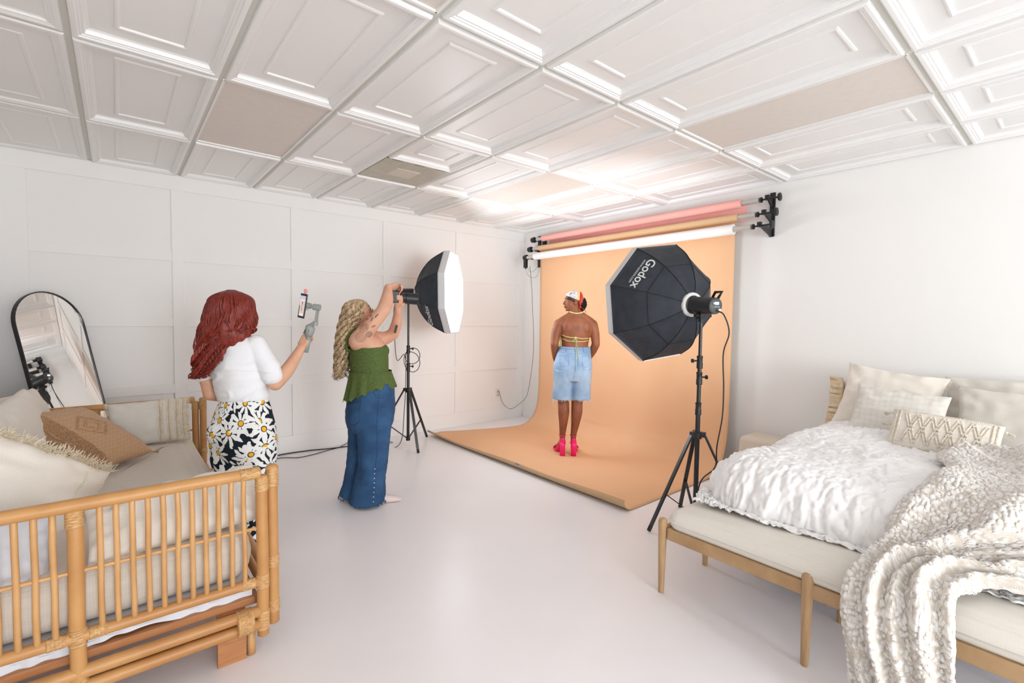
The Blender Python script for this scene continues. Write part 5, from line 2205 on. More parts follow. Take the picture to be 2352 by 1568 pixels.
# ---------------------------------------------------------------- red-haired woman filming
tr = thing('person', 'person with long wavy red hair, white T-shirt and daisy-print trousers raising a phone gimbal', 'person', (-4.115, -2.157, 0.0), ROT)
b = MB()
b.rings([(0.01, 0.0, 0.70, 0.150, 0.11, 0.15), (0.01, 0, 0.90, 0.135, 0.10, 0.15), (-0.005, 0, 1.02, 0.125, 0.09, 0.15), (-0.03, 0, 1.15, 0.150, 0.10, 0.15), (-0.045, -0.005, 1.27, 0.165, 0.095, 0.15), (-0.05, -0.005, 1.325, 0.13, 0.075, 0.15), (-0.052, 0.0, 1.36, 0.06, 0.055, 0.15)], n=32)
b.rings([(-0.052, 0.0, 1.33, 0.055, 0.055, 0), (-0.052, 0.01, 1.43, 0.050, 0.052, 0)], n=18, sub=1)
limb(b, [(-0.205, 0.03, 1.275), (-0.222, 0.015, 1.13), (-0.205, 0.02, 0.985)], [0.055, 0.047, 0.041])
limb(b, [(-0.205, 0.02, 0.985), (-0.165, 0.10, 0.965), (-0.10, 0.21, 0.985)], [0.042, 0.038, 0.026])
hand(b, (-0.10, 0.21, 0.985), (0.55, 0.8, 0.1), (-0.1, 0.2, 1), (0.8, -0.5, 0), curl=(0.3, 0.4, 0.3))
limb(b, [(0.112, -0.02, 1.275), (0.165, -0.02, 1.16), (0.195, 0.01, 1.055)], [0.055, 0.049, 0.043])
limb(b, [(0.195, 0.01, 1.055), (0.245, 0.07, 1.135), (0.300, 0.130, 1.262)], [0.045, 0.041, 0.027])
# gripping hand: handle axis g, knuckles to the right
g = V((0.20, 0.02, 1.0)).normalized()
Wc = V((0.302, 0.132, 1.268))
hand(b, Wc, V((0.25, 0.35, 0.75)), V((-0.30, 0.25, 0.55)), V((-0.55, 0.80, 0.0)), curl=(1.25, 1.35, 0.9), thumb=(0.35, 0.9), tcurl=1.4, sc=0.95)
for sx, xh, xk, xa in ((-1, -0.075, -0.050, -0.045), (1, 0.095, 0.085, 0.062)):
    limb(b, [(xh, 0.0, 0.70), (xk, 0.01, 0.42), (xa, -0.01, 0.09)], [0.085, 0.052, 0.034])
    b.tube([(xa, -0.02, 0.045), (xa + 0.01 * sx, 0.06, 0.035), (xa + 0.02 * sx, 0.15, 0.022)], [0.032, 0.034, 0.022], 12, flat=0.8)
    b.ell((xa, -0.01, 0.06), (0.033, 0.04, 0.045), 12, 8)
Ph, R3h, axh = head_shape(b, (-0.050, 0.015, 1.478), radians(28), radians(2), 0, 0.98)
bodyC = fuse(b, 'body', M['skinC'], tr, 0.0055, 5)
eyes(Ph, R3h, bodyC, 0.98)

# T-shirt


def tee(c, n):
    k = 1.0 if c.z < 1.2 else 0.5
    return c + n * (k * 0.006 * nz((c.x * 0.8, c.y, c.z * 1.6), 9, 3) + k * 0.006 * max(0, 1 - abs(nz((c.x * 0.9 + c.z * 0.5, c.y, c.z * 2.2 - c.x * 0.5), 7, 2)) * 4) * (1 if c.z < 1.22 else 0.3))


b = MB()
b.rings([(0.006, 0, 0.955, 0.148, 0.108, 0.15), (0.002, 0, 0.99, 0.156, 0.115, 0.15), (-0.008, 0, 1.04, 0.150, 0.113, 0.15), (-0.03, 0, 1.15, 0.172, 0.122, 0.15), (-0.045, -0.004, 1.26, 0.188, 0.112, 0.15), (-0.05, -0.004, 1.325, 0.145, 0.088, 0.15), (-0.052, 0, 1.352, 0.085, 0.070, 0.15)], n=36)
limb(b, [(-0.19, 0.03, 1.285), (-0.222, 0.018, 1.18), (-0.226, 0.014, 1.105)], [0.064, 0.062, 0.060])
limb(b, [(0.098, -0.02, 1.285), (0.150, -0.018, 1.19), (0.186, -0.004, 1.105)], [0.064, 0.063, 0.060])
tshirt = fuse(b, 'tshirt', M['tshirt'], tr, 0.006, 5, post=tee)

# daisy trousers


def trou(c, n):
    return c + n * (0.006 * nz((c.x, c.y, c.z * 0.6), 9, 5) + 0.004 * nz((c.x * 2, c.y, c.z), 12, 1))


b = MB()
b.rings([(0.008, 0, 0.965, 0.142, 0.108, 0.15), (0.008, 0, 0.93, 0.148, 0.116, 0.15), (0.010, -0.01, 0.84, 0.176, 0.140, 0.15), (0.012, -0.015, 0.75, 0.192, 0.152, 0.15), (0.012, -0.01, 0.66, 0.186, 0.142, 0.15), (0.010, 0.0, 0.59, 0.165, 0.115, 0.15)], n=40)
for sx, x0, x1, x2 in ((-1, -0.078, -0.062, -0.052), (1, 0.100, 0.090, 0.066)):
    b.rings([(x0, -0.01, 0.74, 0.095, 0.130, 0), (x0, -0.005, 0.60, 0.092, 0.112, 0), (x1, 0.0, 0.42, 0.078, 0.088, 0), (x2, -0.005, 0.22, 0.074, 0.080, 0), (x2, -0.005, 0.10, 0.078, 0.084, 0)], n=26)
    b.ell((0.010 + sx * 0.085, -0.085, 0.77), (0.082, 0.070, 0.090), 14, 10)


def puv(c):
    a = atan2(c.y, c.x - 0.01)
    return (atan2(c.x - 0.01, -c.y) * 0.17 if c.y < 0.02 else atan2(c.x - 0.01, -c.y) * 0.17, c.z, 0)


fuse(b, 'trousers', M['daisy'], tr, 0.006, 4, post=trou, attr=puv)

# red hair
b = MB()
rng = random.Random(31)
b.rings([(-0.052, 0.0, 1.608, 0.012, 0.014, 0), (-0.055, 0.0, 1.602, 0.055, 0.065, 0), (-0.056, 0.0, 1.57, 0.096, 0.108, 0), (-0.055, -0.01, 1.50, 0.124, 0.122, 0), (-0.058, -0.03, 1.42, 0.138, 0.118, 0), (-0.066, -0.055, 1.34, 0.140, 0.095, 0), (-0.085, -0.075, 1.28, 0.105, 0.060, 0), (-0.110, -0.085, 1.235, 0.05, 0.03, 0)], n=40, sub=5)
hv = []
for i, q in enumerate(b.v):   # open the shell over the face, and break up the surface into locks
    x, y, z = q
    a = atan2(y, x + 0.055)
    lock = 0.006 * sin(a * 17 + 3 * nz((x, y, z), 7, 2)) * min(1, max(0, (1.6 - z) * 6))
    k = 1 + lock / 0.12 + 0.05 * nz((x, y, z), 12, 5)
    fx_ = V((x + 0.055, y)).dot(V((0.47, 0.88)))
    if z < 1.58 and fx_ > 0.045:
        k *= 0.55
    hv.append((-0.055 + (x + 0.055) * k, y * k, z))
b.v = hv
for k in range(330):
    a = rng.uniform(-pi * 1.02, 0.35)
    ca, sa = cos(a), sin(a)
    side = ca       # -1 left ... 1 right
    top = V((-0.052 + ca * 0.02, -0.005 + sa * 0.02, 1.612))
    rr_ = rng.uniform(0.95, 1.08)
    p1 = V((-0.055 + ca * 0.10 * rr_, sa * 0.11 * rr_, 1.565))
    p2 = V((-0.056 + ca * 0.130 * rr_, -0.012 + sa * 0.120 * rr_, 1.47))
    p3 = V((-0.062 + ca * 0.142 * rr_, -0.035 + sa * 0.108 * rr_, 1.38))
    zend = 1.34 - 0.20 * max(0, -side + 0.25) - rng.uniform(0, 0.05)
    zend = max(1.09, min(1.36, zend)) if side < 0.55 else rng.uniform(1.33, 1.38)
    p4 = V((-0.085 + ca * 0.125 * rr_, -0.065 + sa * 0.07 * rr_, (1.38 + zend) / 2))
    p5 = V((-0.110 + ca * 0.105 * rr_ + rng.uniform(-.02, .02), -0.085 + sa * 0.035 * rr_ + rng.uniform(-.015, .015), zend))
    curl(b, [top, p1, p2, p3, p4, p5], 0.0052, 0.024, 52, rng, seg=10, n=5, tip=0.35, grow=1.8, phase=a * 7.0 + rng.uniform(-.5, .5))
for k in range(12):   # loose ringlets
    x0 = -0.19 + 0.17 * k / 11
    zt = 1.30
    ze = 1.12 + 0.13 * max(0, (x0 + 0.14) / 0.17)
    for j in range(9):
        curl(b, [(x0, -0.125, zt + 0.05), (x0 - 0.005, -0.14, (zt + ze) / 2), (x0 - 0.01 + rng.uniform(-.008, .008), -0.135, ze - 0.02)], 0.0038, 0.020, 62, rng, seg=14, n=5, tip=0.4, grow=0.7, phase=k * 1.3 + j * 0.24)
build(b, 'hair', M['red_hair'], tr, local=True)

# phone gimbal in her hand
gb = Wc + V((0.028, 0.055, 0.02))
G = Matrix.Translation((-4.115, -2.157, 0)) @ Matrix.Rotation(ROT, 4, 'Z')


def GL(p):
    return G @ V(p)


tg = thing('phone_gimbal', 'grey folding phone gimbal gripped in the red-haired person\'s right hand', 'phone gimbal', GL(gb), ROT)
ax_, ay_ = V((1, 0, 0)), V((0, 1, 0))


def px_l(u, v, y=0.16):
    """local point of the gimbal plane"""
    return V(((u - 555) / 375.0 * (2.93 + y) / 2.93, y, 1.465 - (v - 727 + (u - 1176) * 0.0) * (2.93 + y) / 1098.0))


def GB(mb, name, m, parent, **kw):
    mb.v = [tuple(GL(p)) for p in mb.v]
    return build(mb, name, m, parent, **kw)


yG = 0.155
b = MB()
b.tube([V((0.318, yG + 0.0, 1.235)), V((0.330, yG, 1.29)), V((0.342, yG, 1.345))], [0.0165, 0.017, 0.018], 14)
GB(b, 'handle', M['grayp'], tg)
b = MB()
b.tube([V((0.338, yG, 1.335)), V((0.344, yG - 0.004, 1.365)), V((0.352, yG - 0.002, 1.395)), V((0.360, yG, 1.405))], [0.020, 0.029, 0.029, 0.018], 16)
h_ = GB(b, 'control_head', M['grayp'], tg)
b = MB()
b.ell((0.330, yG - 0.028, 1.372), (0.008, 0.006, 0.008), 10, 8)
b.ell((0.352, yG - 0.030, 1.372), (0.003, 0.003, 0.005), 8, 6)
b.ell((0.322, yG - 0.022, 1.36), (0.008, 0.006, 0.008), 10, 8)
GB(b, 'button', M['grayd'], h_)
b = MB()
b.cyl((0.345, yG, 1.40), (0.385, yG, 1.425), 0.013, n=14)
b.cyl((0.378, yG + 0.0, 1.405), (0.384, yG, 1.43), 0.016, n=14)
b.bar((0.384, yG, 1.42), (0.398, yG, 1.515), 0.022, 0.014)
b.cyl((0.370, yG, 1.523), (0.412, yG, 1.518), 0.020, n=18)
b.cyl((0.350, yG, 1.527), (0.375, yG, 1.523), 0.012, n=14)
b.cyl((0.328, yG, 1.532), (0.352, yG, 1.527), 0.018, n=18)
GB(b, 'folding_arm', M['grayp'], tg, autosmooth=40)
b = MB()
b.box((0.325, yG, 1.525), (0.014, 0.022, 0.05))
GB(b, 'clamp', mat('clamp_light', (190, 194, 190), 0.4), tg, smooth=False)
b = MB()
b.ell((0.322, yG, 1.622), (0.011, 0.011, 0.013), 12, 10)
b.cyl((0.318, yG, 1.602), (0.320, yG, 1.618), 0.006, n=10)
GB(b, 'counterweight', M['pinkrub'], tg)
# phone
tph = thing('phone', 'black smartphone held upright in the gimbal, screen showing the model', 'phone', GL((0.30, yG, 1.53)), ROT)
up_ = V((0.165, 0.0, 1.0)).normalized()
rt = V((0.80, -0.58, -0.13)).normalized()
rt = (rt - up_ * rt.dot(up_)).normalized()
nf = rt.cross(up_)
if nf.y > 0:
    nf = -nf
pc = V((0.302, yG, 1.528))
mph = Matrix((rt, nf, up_)).transposed()
b = MB()
b.box(pc, (0.072, 0.009, 0.155), mtx=mph)
ph = GB(b, 'case', M['black'], tph, smooth=False, bevel=0.004)


def screen_mat():
    """the live picture on the phone: ceiling, tan backdrop and the small figure"""
    T = NT('phone_screen')
    a = T.n('ShaderNodeAttribute', attribute_name='suv')
    sp = T.n('ShaderNodeSeparateXYZ')
    T.l(a.outputs['Vector'], sp.inputs[0])
    x, y = sp.outputs[0], sp.outputs[1]

    def rect(x0, x1, y0, y1):
        r_ = T.math('MULTIPLY', T.math('GREATER_THAN', x, x0), T.math('LESS_THAN', x, x1))
        s_ = T.math('MULTIPLY', T.math('GREATER_THAN', y, y0), T.math('LESS_THAN', y, y1))
        return T.math('MULTIPLY', r_, s_)
    c = lin((214, 196, 186))
    for (x0, x1, y0, y1, col) in ((0, 1, 0.80, 1, (190, 194, 212)), (0, 1, 0.76, 0.80, (236, 236, 240)), (0.0, 0.16, 0.12, 0.62, (84, 92, 88)), (0.08, 0.22, 0.50, 0.64, (240, 240, 244)),
                                  (0.46, 0.60, 0.56, 0.70, (120, 66, 48)), (0.44, 0.60, 0.44, 0.56, (150, 176, 214)), (0.47, 0.56, 0.28, 0.44, (132, 80, 60)), (0.46, 0.58, 0.24, 0.29, (210, 40, 60)), (0.2, 0.9, 0.02, 0.12, (226, 230, 242)), (0, 0.2, 0, 0.14, (96, 120, 112))):
        c = T.mix(rect(x0, x1, y0, y1), c, lin(col))
    T.l(c, T.b.inputs['Base Color'])
    T.l(c, T.b.inputs['Emission Color'])
    T.b.inputs['Emission Strength'].default_value = 0.22
    T.b.inputs['Roughness'].default_value = 0.1
    return T.m


b = MB()
q0 = pc + nf * 0.0052
vs = [q0 + rt * sx * 0.031 + up_ * sz * 0.064 for sx, sz in ((-1, -1), (1, -1), (1, 1), (-1, 1))]
b.add(vs, [(0, 1, 2, 3)])
so = GB(b, 'screen', screen_mat(), tph, smooth=False)
at = so.data.attributes.new('suv', 'FLOAT_VECTOR', 'POINT')
for i, q in enumerate(((0, 0, 0), (1, 0, 0), (1, 1, 0), (0, 1, 0))):
    at.data[i].vector = q

# ---------------------------------------------------------------- photographer
ta = thing('person', 'person with long curly blonde hair, green peplum top and wide blue jeans holding a camera', 'person', (-3.173, -1.835, 0.0), ROT)
FA = radians(55)          # heading: towards the picture's right and slightly away
b = MB()
b.rings([(0.0, 0.0, 0.66, 0.17, 0.14, FA), (0.005, 0.0, 0.86, 0.17, 0.135, FA), (0.0, 0.0, 0.97, 0.155, 0.125, FA), (-0.008, 0.0, 1.10, 0.160, 0.130, FA), (-0.018, 0.0, 1.21, 0.165, 0.130, FA), (-0.03, 0.0, 1.29, 0.160, 0.105, FA), (-0.045, 0.0, 1.335, 0.11, 0.08, FA), (-0.055, 0.0, 1.36, 0.062, 0.060, FA)], n=36)
b.rings([(-0.055, 0.0, 1.33, 0.055, 0.055, 0), (-0.072, 0.0, 1.42, 0.050, 0.052, 0)], n=18, sub=1)
b.ell((0.055, -0.03, 1.205), (0.075, 0.085, 0.070), 16, 12)
b.ell((0.035, 0.10, 1.205), (0.075, 0.085, 0.070), 16, 12)
# right arm (near): up, forward, then back over the camera
SRa, ELa, WRa = (-0.045, -0.125, 1.295), (0.135, -0.115, 1.515), (0.145, -0.015, 1.690)
limb(b, [(-0.06, -0.10, 1.27), SRa, (0.045, -0.125, 1.40), ELa], [0.070, 0.068, 0.058, 0.050], n=18)
limb(b, [ELa, (0.150, -0.075, 1.59), WRa], [0.051, 0.049, 0.031], n=18)
hand(b, WRa, (0.45, 0.35, 0.10), (0.2, 0.6, -0.6), (0.1, 0.2, -1), curl=(1.0, 0.9, 0.5), thumb=(0.7, 0.3), sc=0.95, tcurl=0.8)
# left arm (far): elbow down, hand under the lens
limb(b, [(0.01, 0.14, 1.29), (0.06, 0.20, 1.29), (0.125, 0.215, 1.325)], [0.062, 0.056, 0.047])
limb(b, [(0.125, 0.215, 1.325), (0.165, 0.175, 1.42), (0.195, 0.095, 1.535)], [0.048, 0.042, 0.028])
hand(b, (0.195, 0.095, 1.535), (0.25, -0.75, 0.45), (0.75, 0.35, 0.1), (-0.1, 0.3, 1), curl=(0.35, 0.5, 0.4), thumb=(0.9, 0.5), sc=0.95)
# legs and feet
for x0, y0, x1, y1, x2, y2 in ((-0.055, 0.085, -0.075, 0.075, -0.165, 0.06), (0.035, -0.07, 0.025, -0.06, 0.01, -0.05)):
    limb(b, [(x0, y0, 0.72), (x1, y1, 0.42), (x2, y2, 0.10)], [0.095, 0.06, 0.036])
    b.ell((x2, y2, 0.05), (0.036, 0.036, 0.05), 12, 8)
# head tipped up towards the camera's screen
Pa, R3a, axa = head_shape(b, (-0.078, 0.005, 1.476), radians(62), radians(16), 0, 0.97)
bodyA = fuse(b, 'body', M['skinA'], ta, 0.0055, 5)
eyes(Pa, R3a, bodyA, 0.97)

# socks
for x2, y2, dx, dy in ((-0.165, 0.06, 0.11, 0.06), (0.01, -0.05, 0.20, 0.07)):
    s = MB()
    s.tube([(x2 - 0.03, y2 - 0.01, 0.036), (x2 + 0.02, y2, 0.042), (x2 + dx * 0.55, y2 + dy * 0.6, 0.034), (x2 + dx, y2 + dy, 0.022)], [0.028, 0.038, 0.040, 0.026], 16, flat=0.85)
    s.ell((x2 + dx, y2 + dy, 0.020), (0.036, 0.03, 0.018), 12, 8)
    s.ell((x2, y2, 0.06), (0.04, 0.04, 0.05), 12, 8)
    o = fuse(s, 'sock', M['sock'], ta, 0.006, 3)

# rose tattoo on the upper arm, leaves near the elbow
b = MB()
va = bvh(bodyA)


def arm_pt(t_, s_):
    """t along the upper arm, s around the camera-facing side"""
    base = V(SRa).lerp(V(ELa), t_)
    d = (V(ELa) - V(SRa)).normalized()
    side = V((0, -1, 0))
    upv = side.cross(d).normalized()
    dirn = (side * cos(s_) + upv * sin(s_)).normalized()
    h = va.ray_cast(base + dirn * 0.16, -dirn)
    return (h[0] if h[0] else base + dirn * 0.06) + dirn * 0.0006


def ink(poly, r=0.0011):
    b.tube([arm_pt(t_, s_) for t_, s_ in poly], r, 4)


rg = random.Random(4)
for (t0, s0, R0) in ((0.12, -0.2, 0.17), (0.36, 0.25, 0.16), (0.30, -0.75, 0.11)):
    for ring_ in range(4):
        rr_ = R0 * (1 - ring_ * 0.25)
        npt = 5 + (ring_ % 2)
        for k in range(npt):
            a0 = 2 * pi * k / npt + ring_ * 0.5
            arc = []
            for j in range(7):
                a = a0 + (2 * pi / npt) * (j / 6) * 1.15
                w_ = rr_ * (1 + 0.12 * sin(pi * j / 6))
                arc.append((t0 + cos(a) * w_ * 0.72, s0 + sin(a) * w_ * 3.0))
            ink(arc)
for (t0, s0, an) in ((0.60, 0.1, 0.4), (0.68, 0.5, 1.2), (0.60, 0.6, 2.0), (0.50, -0.4, -0.8), (0.74, 0.0, 0.0)):
    L = 0.13
    tip = (t0 + cos(an) * L, s0 + sin(an) * L * 3)
    for sg in (-1, 1):
        ink([(t0, s0), (t0 + cos(an) * L * 0.5 - sin(an) * 0.03 * sg, s0 + (sin(an) * L * 0.5 + cos(an) * 0.03 * sg) * 3), tip], 0.0014)
    ink([(t0, s0), tip], 0.0009)
build(b, 'tattoo', mat('tattoo_dark', (84, 78, 74), 0.6), ta, local=True)
b = MB()
for k in range(5):
    b.ell(V((0.150 + 0.004 * k, 0.150 - 0.004 * k, 1.345 + 0.012 * k)) + V((0.018, -0.036, 0)), (0.010, 0.006, 0.011), 8, 6)
build(b, 'forearm_tattoo', mat('tattoo_dark2', (74, 78, 74), 0.6), ta, local=True)

# jeans


def jean(c, n):
    k = min(1, max(0, (0.72 - c.z) / 0.4))
    a = atan2(c.y, c.x)
    return c + n * (0.005 * nz((c.x, c.y, c.z), 9, 5) + 0.012 * k * nz((c.x * 2.2, c.y * 2.2, c.z * 0.35), 5, 9) + 0.004 * nz((c.x, c.y, c.z * 2), 14, 2))


b = MB()
b.rings([(0.028, 0.0, 0.955, 0.168, 0.145, FA), (0.02, 0.0, 0.90, 0.182, 0.160, FA), (0.008, 0.0, 0.80, 0.198, 0.180, FA), (0.0, 0.0, 0.70, 0.202, 0.186, FA), (-0.004, 0.0, 0.62, 0.190, 0.172, FA), (-0.012, 0, 0.57, 0.15, 0.13, FA)], n=40)
b.ell((-0.085, -0.045, 0.76), (0.085, 0.09, 0.10), 16, 12)
b.ell((-0.105, 0.05, 0.76), (0.080, 0.09, 0.10), 16, 12)
b.rings([(-0.078, 0.086, 0.66, 0.112, 0.118, FA), (-0.100, 0.084, 0.50, 0.098, 0.100, FA), (-0.105, 0.072, 0.34, 0.097, 0.102, FA), (-0.125, 0.066, 0.18, 0.098, 0.105, FA), (-0.150, 0.062, 0.035, 0.108, 0.118, FA)], n=30)
b.rings([(0.048, -0.065, 0.66, 0.128, 0.135, FA), (0.046, -0.062, 0.50, 0.118, 0.125, FA), (0.040, -0.058, 0.34, 0.110, 0.116, FA), (0.015, -0.054, 0.18, 0.115, 0.122, FA), (0.0, -0.050, 0.025, 0.128, 0.138, FA)], n=30)
jeans = fuse(b, 'jeans', M['jeans'], ta, 0.0065, 4, post=jean)
vj = bvh(jeans)
b = MB()
for poly in ([(-0.115, 0.80), (-0.015, 0.835), (-0.022, 0.68), (-0.075, 0.645), (-0.125, 0.67), (-0.115, 0.80)],
             [(0.115, 0.88), (0.105, 0.70), (0.105, 0.50), (0.085, 0.30), (0.070, 0.06)],
             [(0.075, 0.90), (0.10, 0.86), (0.15, 0.85)]):
    b.tube(on_back(dense(poly, 8), vj, 0.0015), 0.0019, 4)
build(b, 'stitching', M['jeanseam'], jeans, local=True)
b = MB()
for k in range(8):
    z = 0.065 + k * 0.036
    x = 0.070 + 0.0000 * k + 0.012 * k / 7
    b.ell((x, surf_y(vj, x, z) - 0.002, z), (0.0045, 0.003, 0.0045), 8, 6)
build(b, 'pearl_stud', M['whitep'], jeans, local=True)
b = MB()
rng = random.Random(8)
for cx_, cy_, ra, rb in ((-0.150, 0.062, 0.108, 0.118), (0.0, -0.050, 0.128, 0.138)):
    for k in range(160):
        a = rng.uniform(0, 2 * pi)
        lx, ly = cos(a) * ra, sin(a) * rb
        p = V((cx_ + lx * cos(FA) + ly * sin(FA), cy_ - lx * sin(FA) + ly * cos(FA), 0.035))
        b.tube([p, p + V((rng.uniform(-.006, .006), rng.uniform(-.006, .006), -rng.uniform(0.006, 0.022)))], 0.0012, 4)
build(b, 'frayed_hem', M['jeans'], jeans, local=True)

# green top: bodice + peplum
b = MB()


def knit(c, n):
    return c + n * (0.004 * nz((c.x, c.y, c.z * 1.4), 12, 5))


b.rings([(-0.002, 0.0, 1.015, 0.166, 0.140, FA), (-0.008, 0.0, 1.10, 0.172, 0.145, FA), (-0.014, 0.0, 1.18, 0.176, 0.146, FA), (-0.020, 0.0, 1.235, 0.168, 0.130, FA)], n=40, sub=6)
b.ell((0.062, -0.03, 1.190), (0.082, 0.090, 0.074), 16, 12)
b.ell((0.040, 0.10, 1.190), (0.082, 0.090, 0.074), 16, 12)
b.tube(cr([(-0.150, -0.085, 1.20), (-0.148, -0.105, 1.28), (-0.115, -0.105, 1.345), (-0.07, -0.085, 1.365)], 5), 0.014, 8)
# back yoke running up to the strap behind the shoulder
b.tube(cr([(-0.125, 0.03, 1.20), (-0.135, 0.02, 1.28), (-0.115, 0.0, 1.335), (-0.075, -0.015, 1.352), (-0.02, -0.02, 1.335)], 5), [0.05, 0.045, 0.04, 0.034, 0.028, 0.022, 0.018, 0.016, 0.016, 0.016, 0.016, 0.016, 0.016, 0.016, 0.016, 0.016, 0.016, 0.016, 0.016, 0.016, 0.016][:21], 10)
fuse(b, 'bodice', M['green'], ta, 0.006, 4, post=knit)
b = MB()


def pep(u, v):
    a = 2 * pi * u
    ca, sa = cos(a), sin(a)
    # low at the back (picture left), higher at the front
    back = max(0.0, -ca * 0.82 + sa * -0.35)
    length = 0.125 + 0.115 * back
    z = 1.045 - length * v
    fl = 1 + 0.22 * v + 0.06 * v * sin(a * 11 + 1.5 * sin(a * 3)) + 0.10 * v * max(0, -ca)
    r1, r2 = 0.168 * fl, 0.148 * fl
    x, y = ca * r1, sa * r2
    zz = z + 0.010 * v * sin(a * 22)
    return (0.006 + x * cos(FA - pi / 2 * 0) * 1.0 if False else 0.006 + x * 0.93, y * 1.05, zz)


b.grid(200, 26, pep, closed_u=True)
build(b, 'peplum', M['green'], ta, local=True, solid=0.0025)
b = MB()
q = []
for k in range(60):
    a = 2 * pi * k / 60
    q.append(pep(a / (2 * pi), 0.02))
b.tube(q, 0.004, 6, closed=True)
build(b, 'waist_seam', M['green'], ta, local=True)

# glasses
b = MB()
for sx in (-1, 1):
    c = V(Pa(sx * 0.034, 0.100, 0.004))
    r_, f_, u_ = axa
    ring = [c + r_ * cos(t) * 0.025 + u_ * sin(t) * 0.021 for t in [2 * pi * k / 24 for k in range(24)]]
    b.tube(ring, 0.0014, 6, closed=True)
    b.tube([Pa(sx * 0.058, 0.098, 0.010), Pa(sx * 0.076, 0.06, 0.010), Pa(sx * 0.078, -0.005, 0.006)], 0.0013, 6)
b.tube([Pa(-0.010, 0.102, 0.008), Pa(0, 0.105, 0.012), Pa(0.010, 0.102, 0.008)], 0.0013, 6)
gl = build(b, 'glasses', M['gold'], ta, local=True)
b = MB()
for sx in (-1, 1):
    b.lathe([(0.0235, 0), (0.0235, 0.001)], Pa(sx * 0.034, 0.100, 0.004), axa[1], n=24)
build(b, 'lens', M['lens_clear'], gl, local=True)

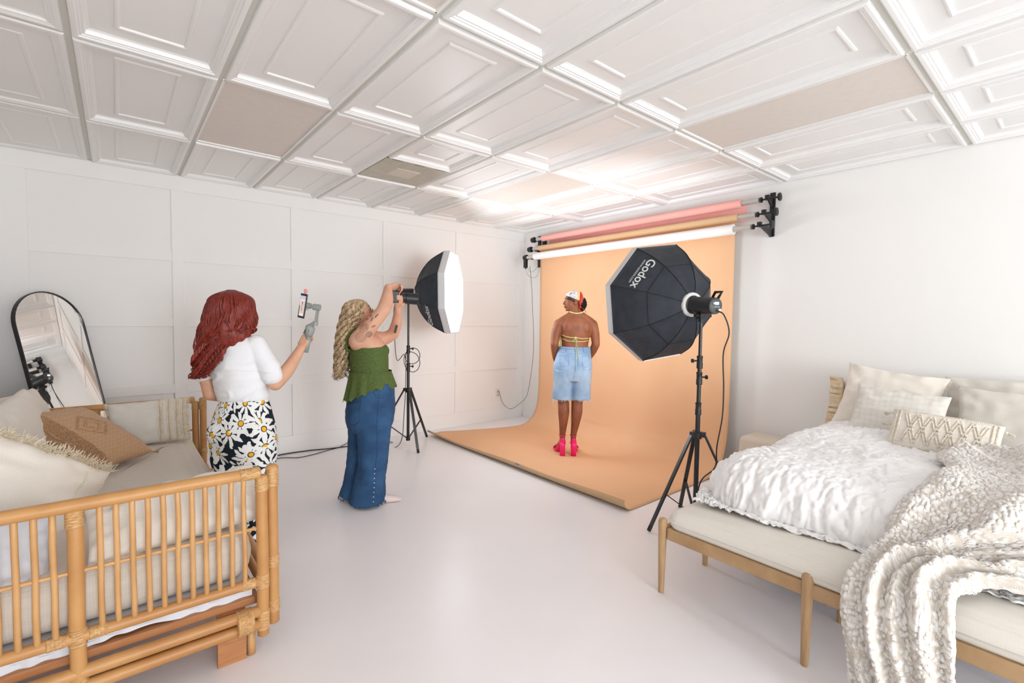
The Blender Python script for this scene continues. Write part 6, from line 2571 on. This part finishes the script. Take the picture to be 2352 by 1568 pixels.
# long curly blonde hair
rng = random.Random(77)
for nm, cnt, mt_, seedo in (('hair', 260, 'blonde', 0), ('hair_roots', 110, 'blonde_dark', 1)):
    b = MB()
    if nm == 'hair':
        b.rings([(-0.095, 0.0, 1.600, 0.012, 0.012, 0), (-0.098, 0.0, 1.590, 0.055, 0.06, 0), (-0.105, 0.0, 1.555, 0.085, 0.088, 0), (-0.118, 0.0, 1.49, 0.086, 0.094, 0), (-0.150, 0.0, 1.41, 0.070, 0.095, 0), (-0.180, 0.0, 1.32, 0.050, 0.092, 0), (-0.200, 0.0, 1.20, 0.040, 0.085, 0), (-0.212, 0.0, 1.10, 0.022, 0.06, 0)], n=30, sub=4)
        nb_ = []
        for q in b.v:
            x, y, z = q
            k_ = 1 + 0.10 * nz((x, y, z * 0.5), 26, 4) + 0.06 * nz((x, y, z), 12, 1)
            nb_.append((-0.14 + (x + 0.14) * k_, y * k_, z))
        b.v = nb_
    for k in range(cnt):
        # around the head from the near cheek, over the back, to the far cheek
        a = rng.uniform(radians(-150), radians(150)) + pi      # pi = towards the back (-x)
        ca, sa = cos(a), sin(a)
        rr_ = rng.uniform(0.96, 1.10)
        top = V((-0.088 + ca * 0.01, sa * 0.012, 1.598))
        p1 = V((-0.100 + ca * 0.078 * rr_, sa * 0.088 * rr_, 1.555))
        p2 = V((-0.112 + ca * 0.090 * rr_, sa * 0.106 * rr_, 1.48))
        if nm == 'hair_roots':
            curl(b, [top, p1, p2, p2 + V((-0.015, 0, -0.06))], 0.0042, 0.008, 70, rng, seg=8, n=5, tip=0.3, grow=1.2)
            continue
        fr = max(0, ca)          # towards the face
        p3 = V((-0.150 + ca * 0.075 * rr_ - 0.02 * fr, sa * 0.108 * rr_, 1.39))
        p4 = V((-0.185 + ca * 0.062 * rr_ - 0.03 * fr, sa * 0.100 * rr_, 1.25))
        ze = 0.965 + rng.uniform(0, 0.10) + 0.10 * fr
        p5 = V((-0.210 + ca * 0.045 * rr_, sa * 0.080 * rr_, 1.10))
        p6 = V((-0.215 + ca * 0.045 * rr_ + rng.uniform(-.012, .012), sa * 0.065 * rr_, ze))
        curl(b, [top, p1, p2, p3, p4, p5, p6], 0.0050, 0.020, 80, rng, seg=12, n=5, tip=0.35, grow=0.5, phase=a * 9.0 + rng.uniform(-1.1, 1.1))
    build(b, nm, M[mt_], ta, local=True)

# camera held up at arm's length
GA = Matrix.Translation((-3.173, -1.835, 0)) @ Matrix.Rotation(ROT, 4, 'Z')
cc = V((0.172, 0.05, 1.622))
tcam = thing('camera', 'black camera with a long lens held up in the photographer\'s hands', 'camera', GA @ cc, ROT)
fd = V((0.90, 0.42, -0.06)).normalized()
rd = V((fd.y, -fd.x, 0)).normalized()
ud = rd.cross(fd)
Mc = Matrix((rd, fd, ud)).transposed()


def CB(mb, name, m, parent, **kw):
    mb.v = [tuple(GA @ V(p)) for p in mb.v]
    return build(mb, name, m, parent, **kw)


b = MB()
b.box(cc - fd * 0.02, (0.135, 0.042, 0.095), mtx=Mc)
b.box(cc - fd * 0.005 + rd * 0.05, (0.034, 0.07, 0.09), mtx=Mc)
b.box(cc - fd * 0.02 + ud * 0.055, (0.05, 0.05, 0.03), mtx=Mc)
CB(b, 'camera_body', M['black'], tcam, smooth=False, bevel=0.006)
b = MB()
b.box(cc - fd * 0.058 + ud * 0.045, (0.035, 0.04, 0.026), mtx=Mc)
CB(b, 'viewfinder', M['rubber'], tcam, smooth=False, bevel=0.004)
b = MB()
b.box(cc - fd * 0.0425 - ud * 0.01, (0.07, 0.004, 0.05), mtx=Mc)
CB(b, 'screen', M['lensglass'], tcam, smooth=False)
b = MB()
b.lathe([(0.034, 0.0), (0.036, 0.004), (0.036, 0.03), (0.039, 0.032), (0.041, 0.075), (0.0395, 0.078), (0.0395, 0.088), (0.044, 0.092), (0.046, 0.185), (0.044, 0.187), (0.041, 0.180), (0.039, 0.15)], cc, fd, n=32)
CB(b, 'lens', M['black'], tcam, autosmooth=30)
b = MB()
b.tube(cr([cc + ud * 0.045 + rd * 0.066, cc + ud * 0.075 + rd * 0.05 + fd * 0.03, cc + ud * 0.06 + rd * 0.0 + fd * 0.05, cc + ud * 0.05 - rd * 0.06], 5), 0.004, 6, flat=0.4)
CB(b, 'strap', M['rubber'], tcam)
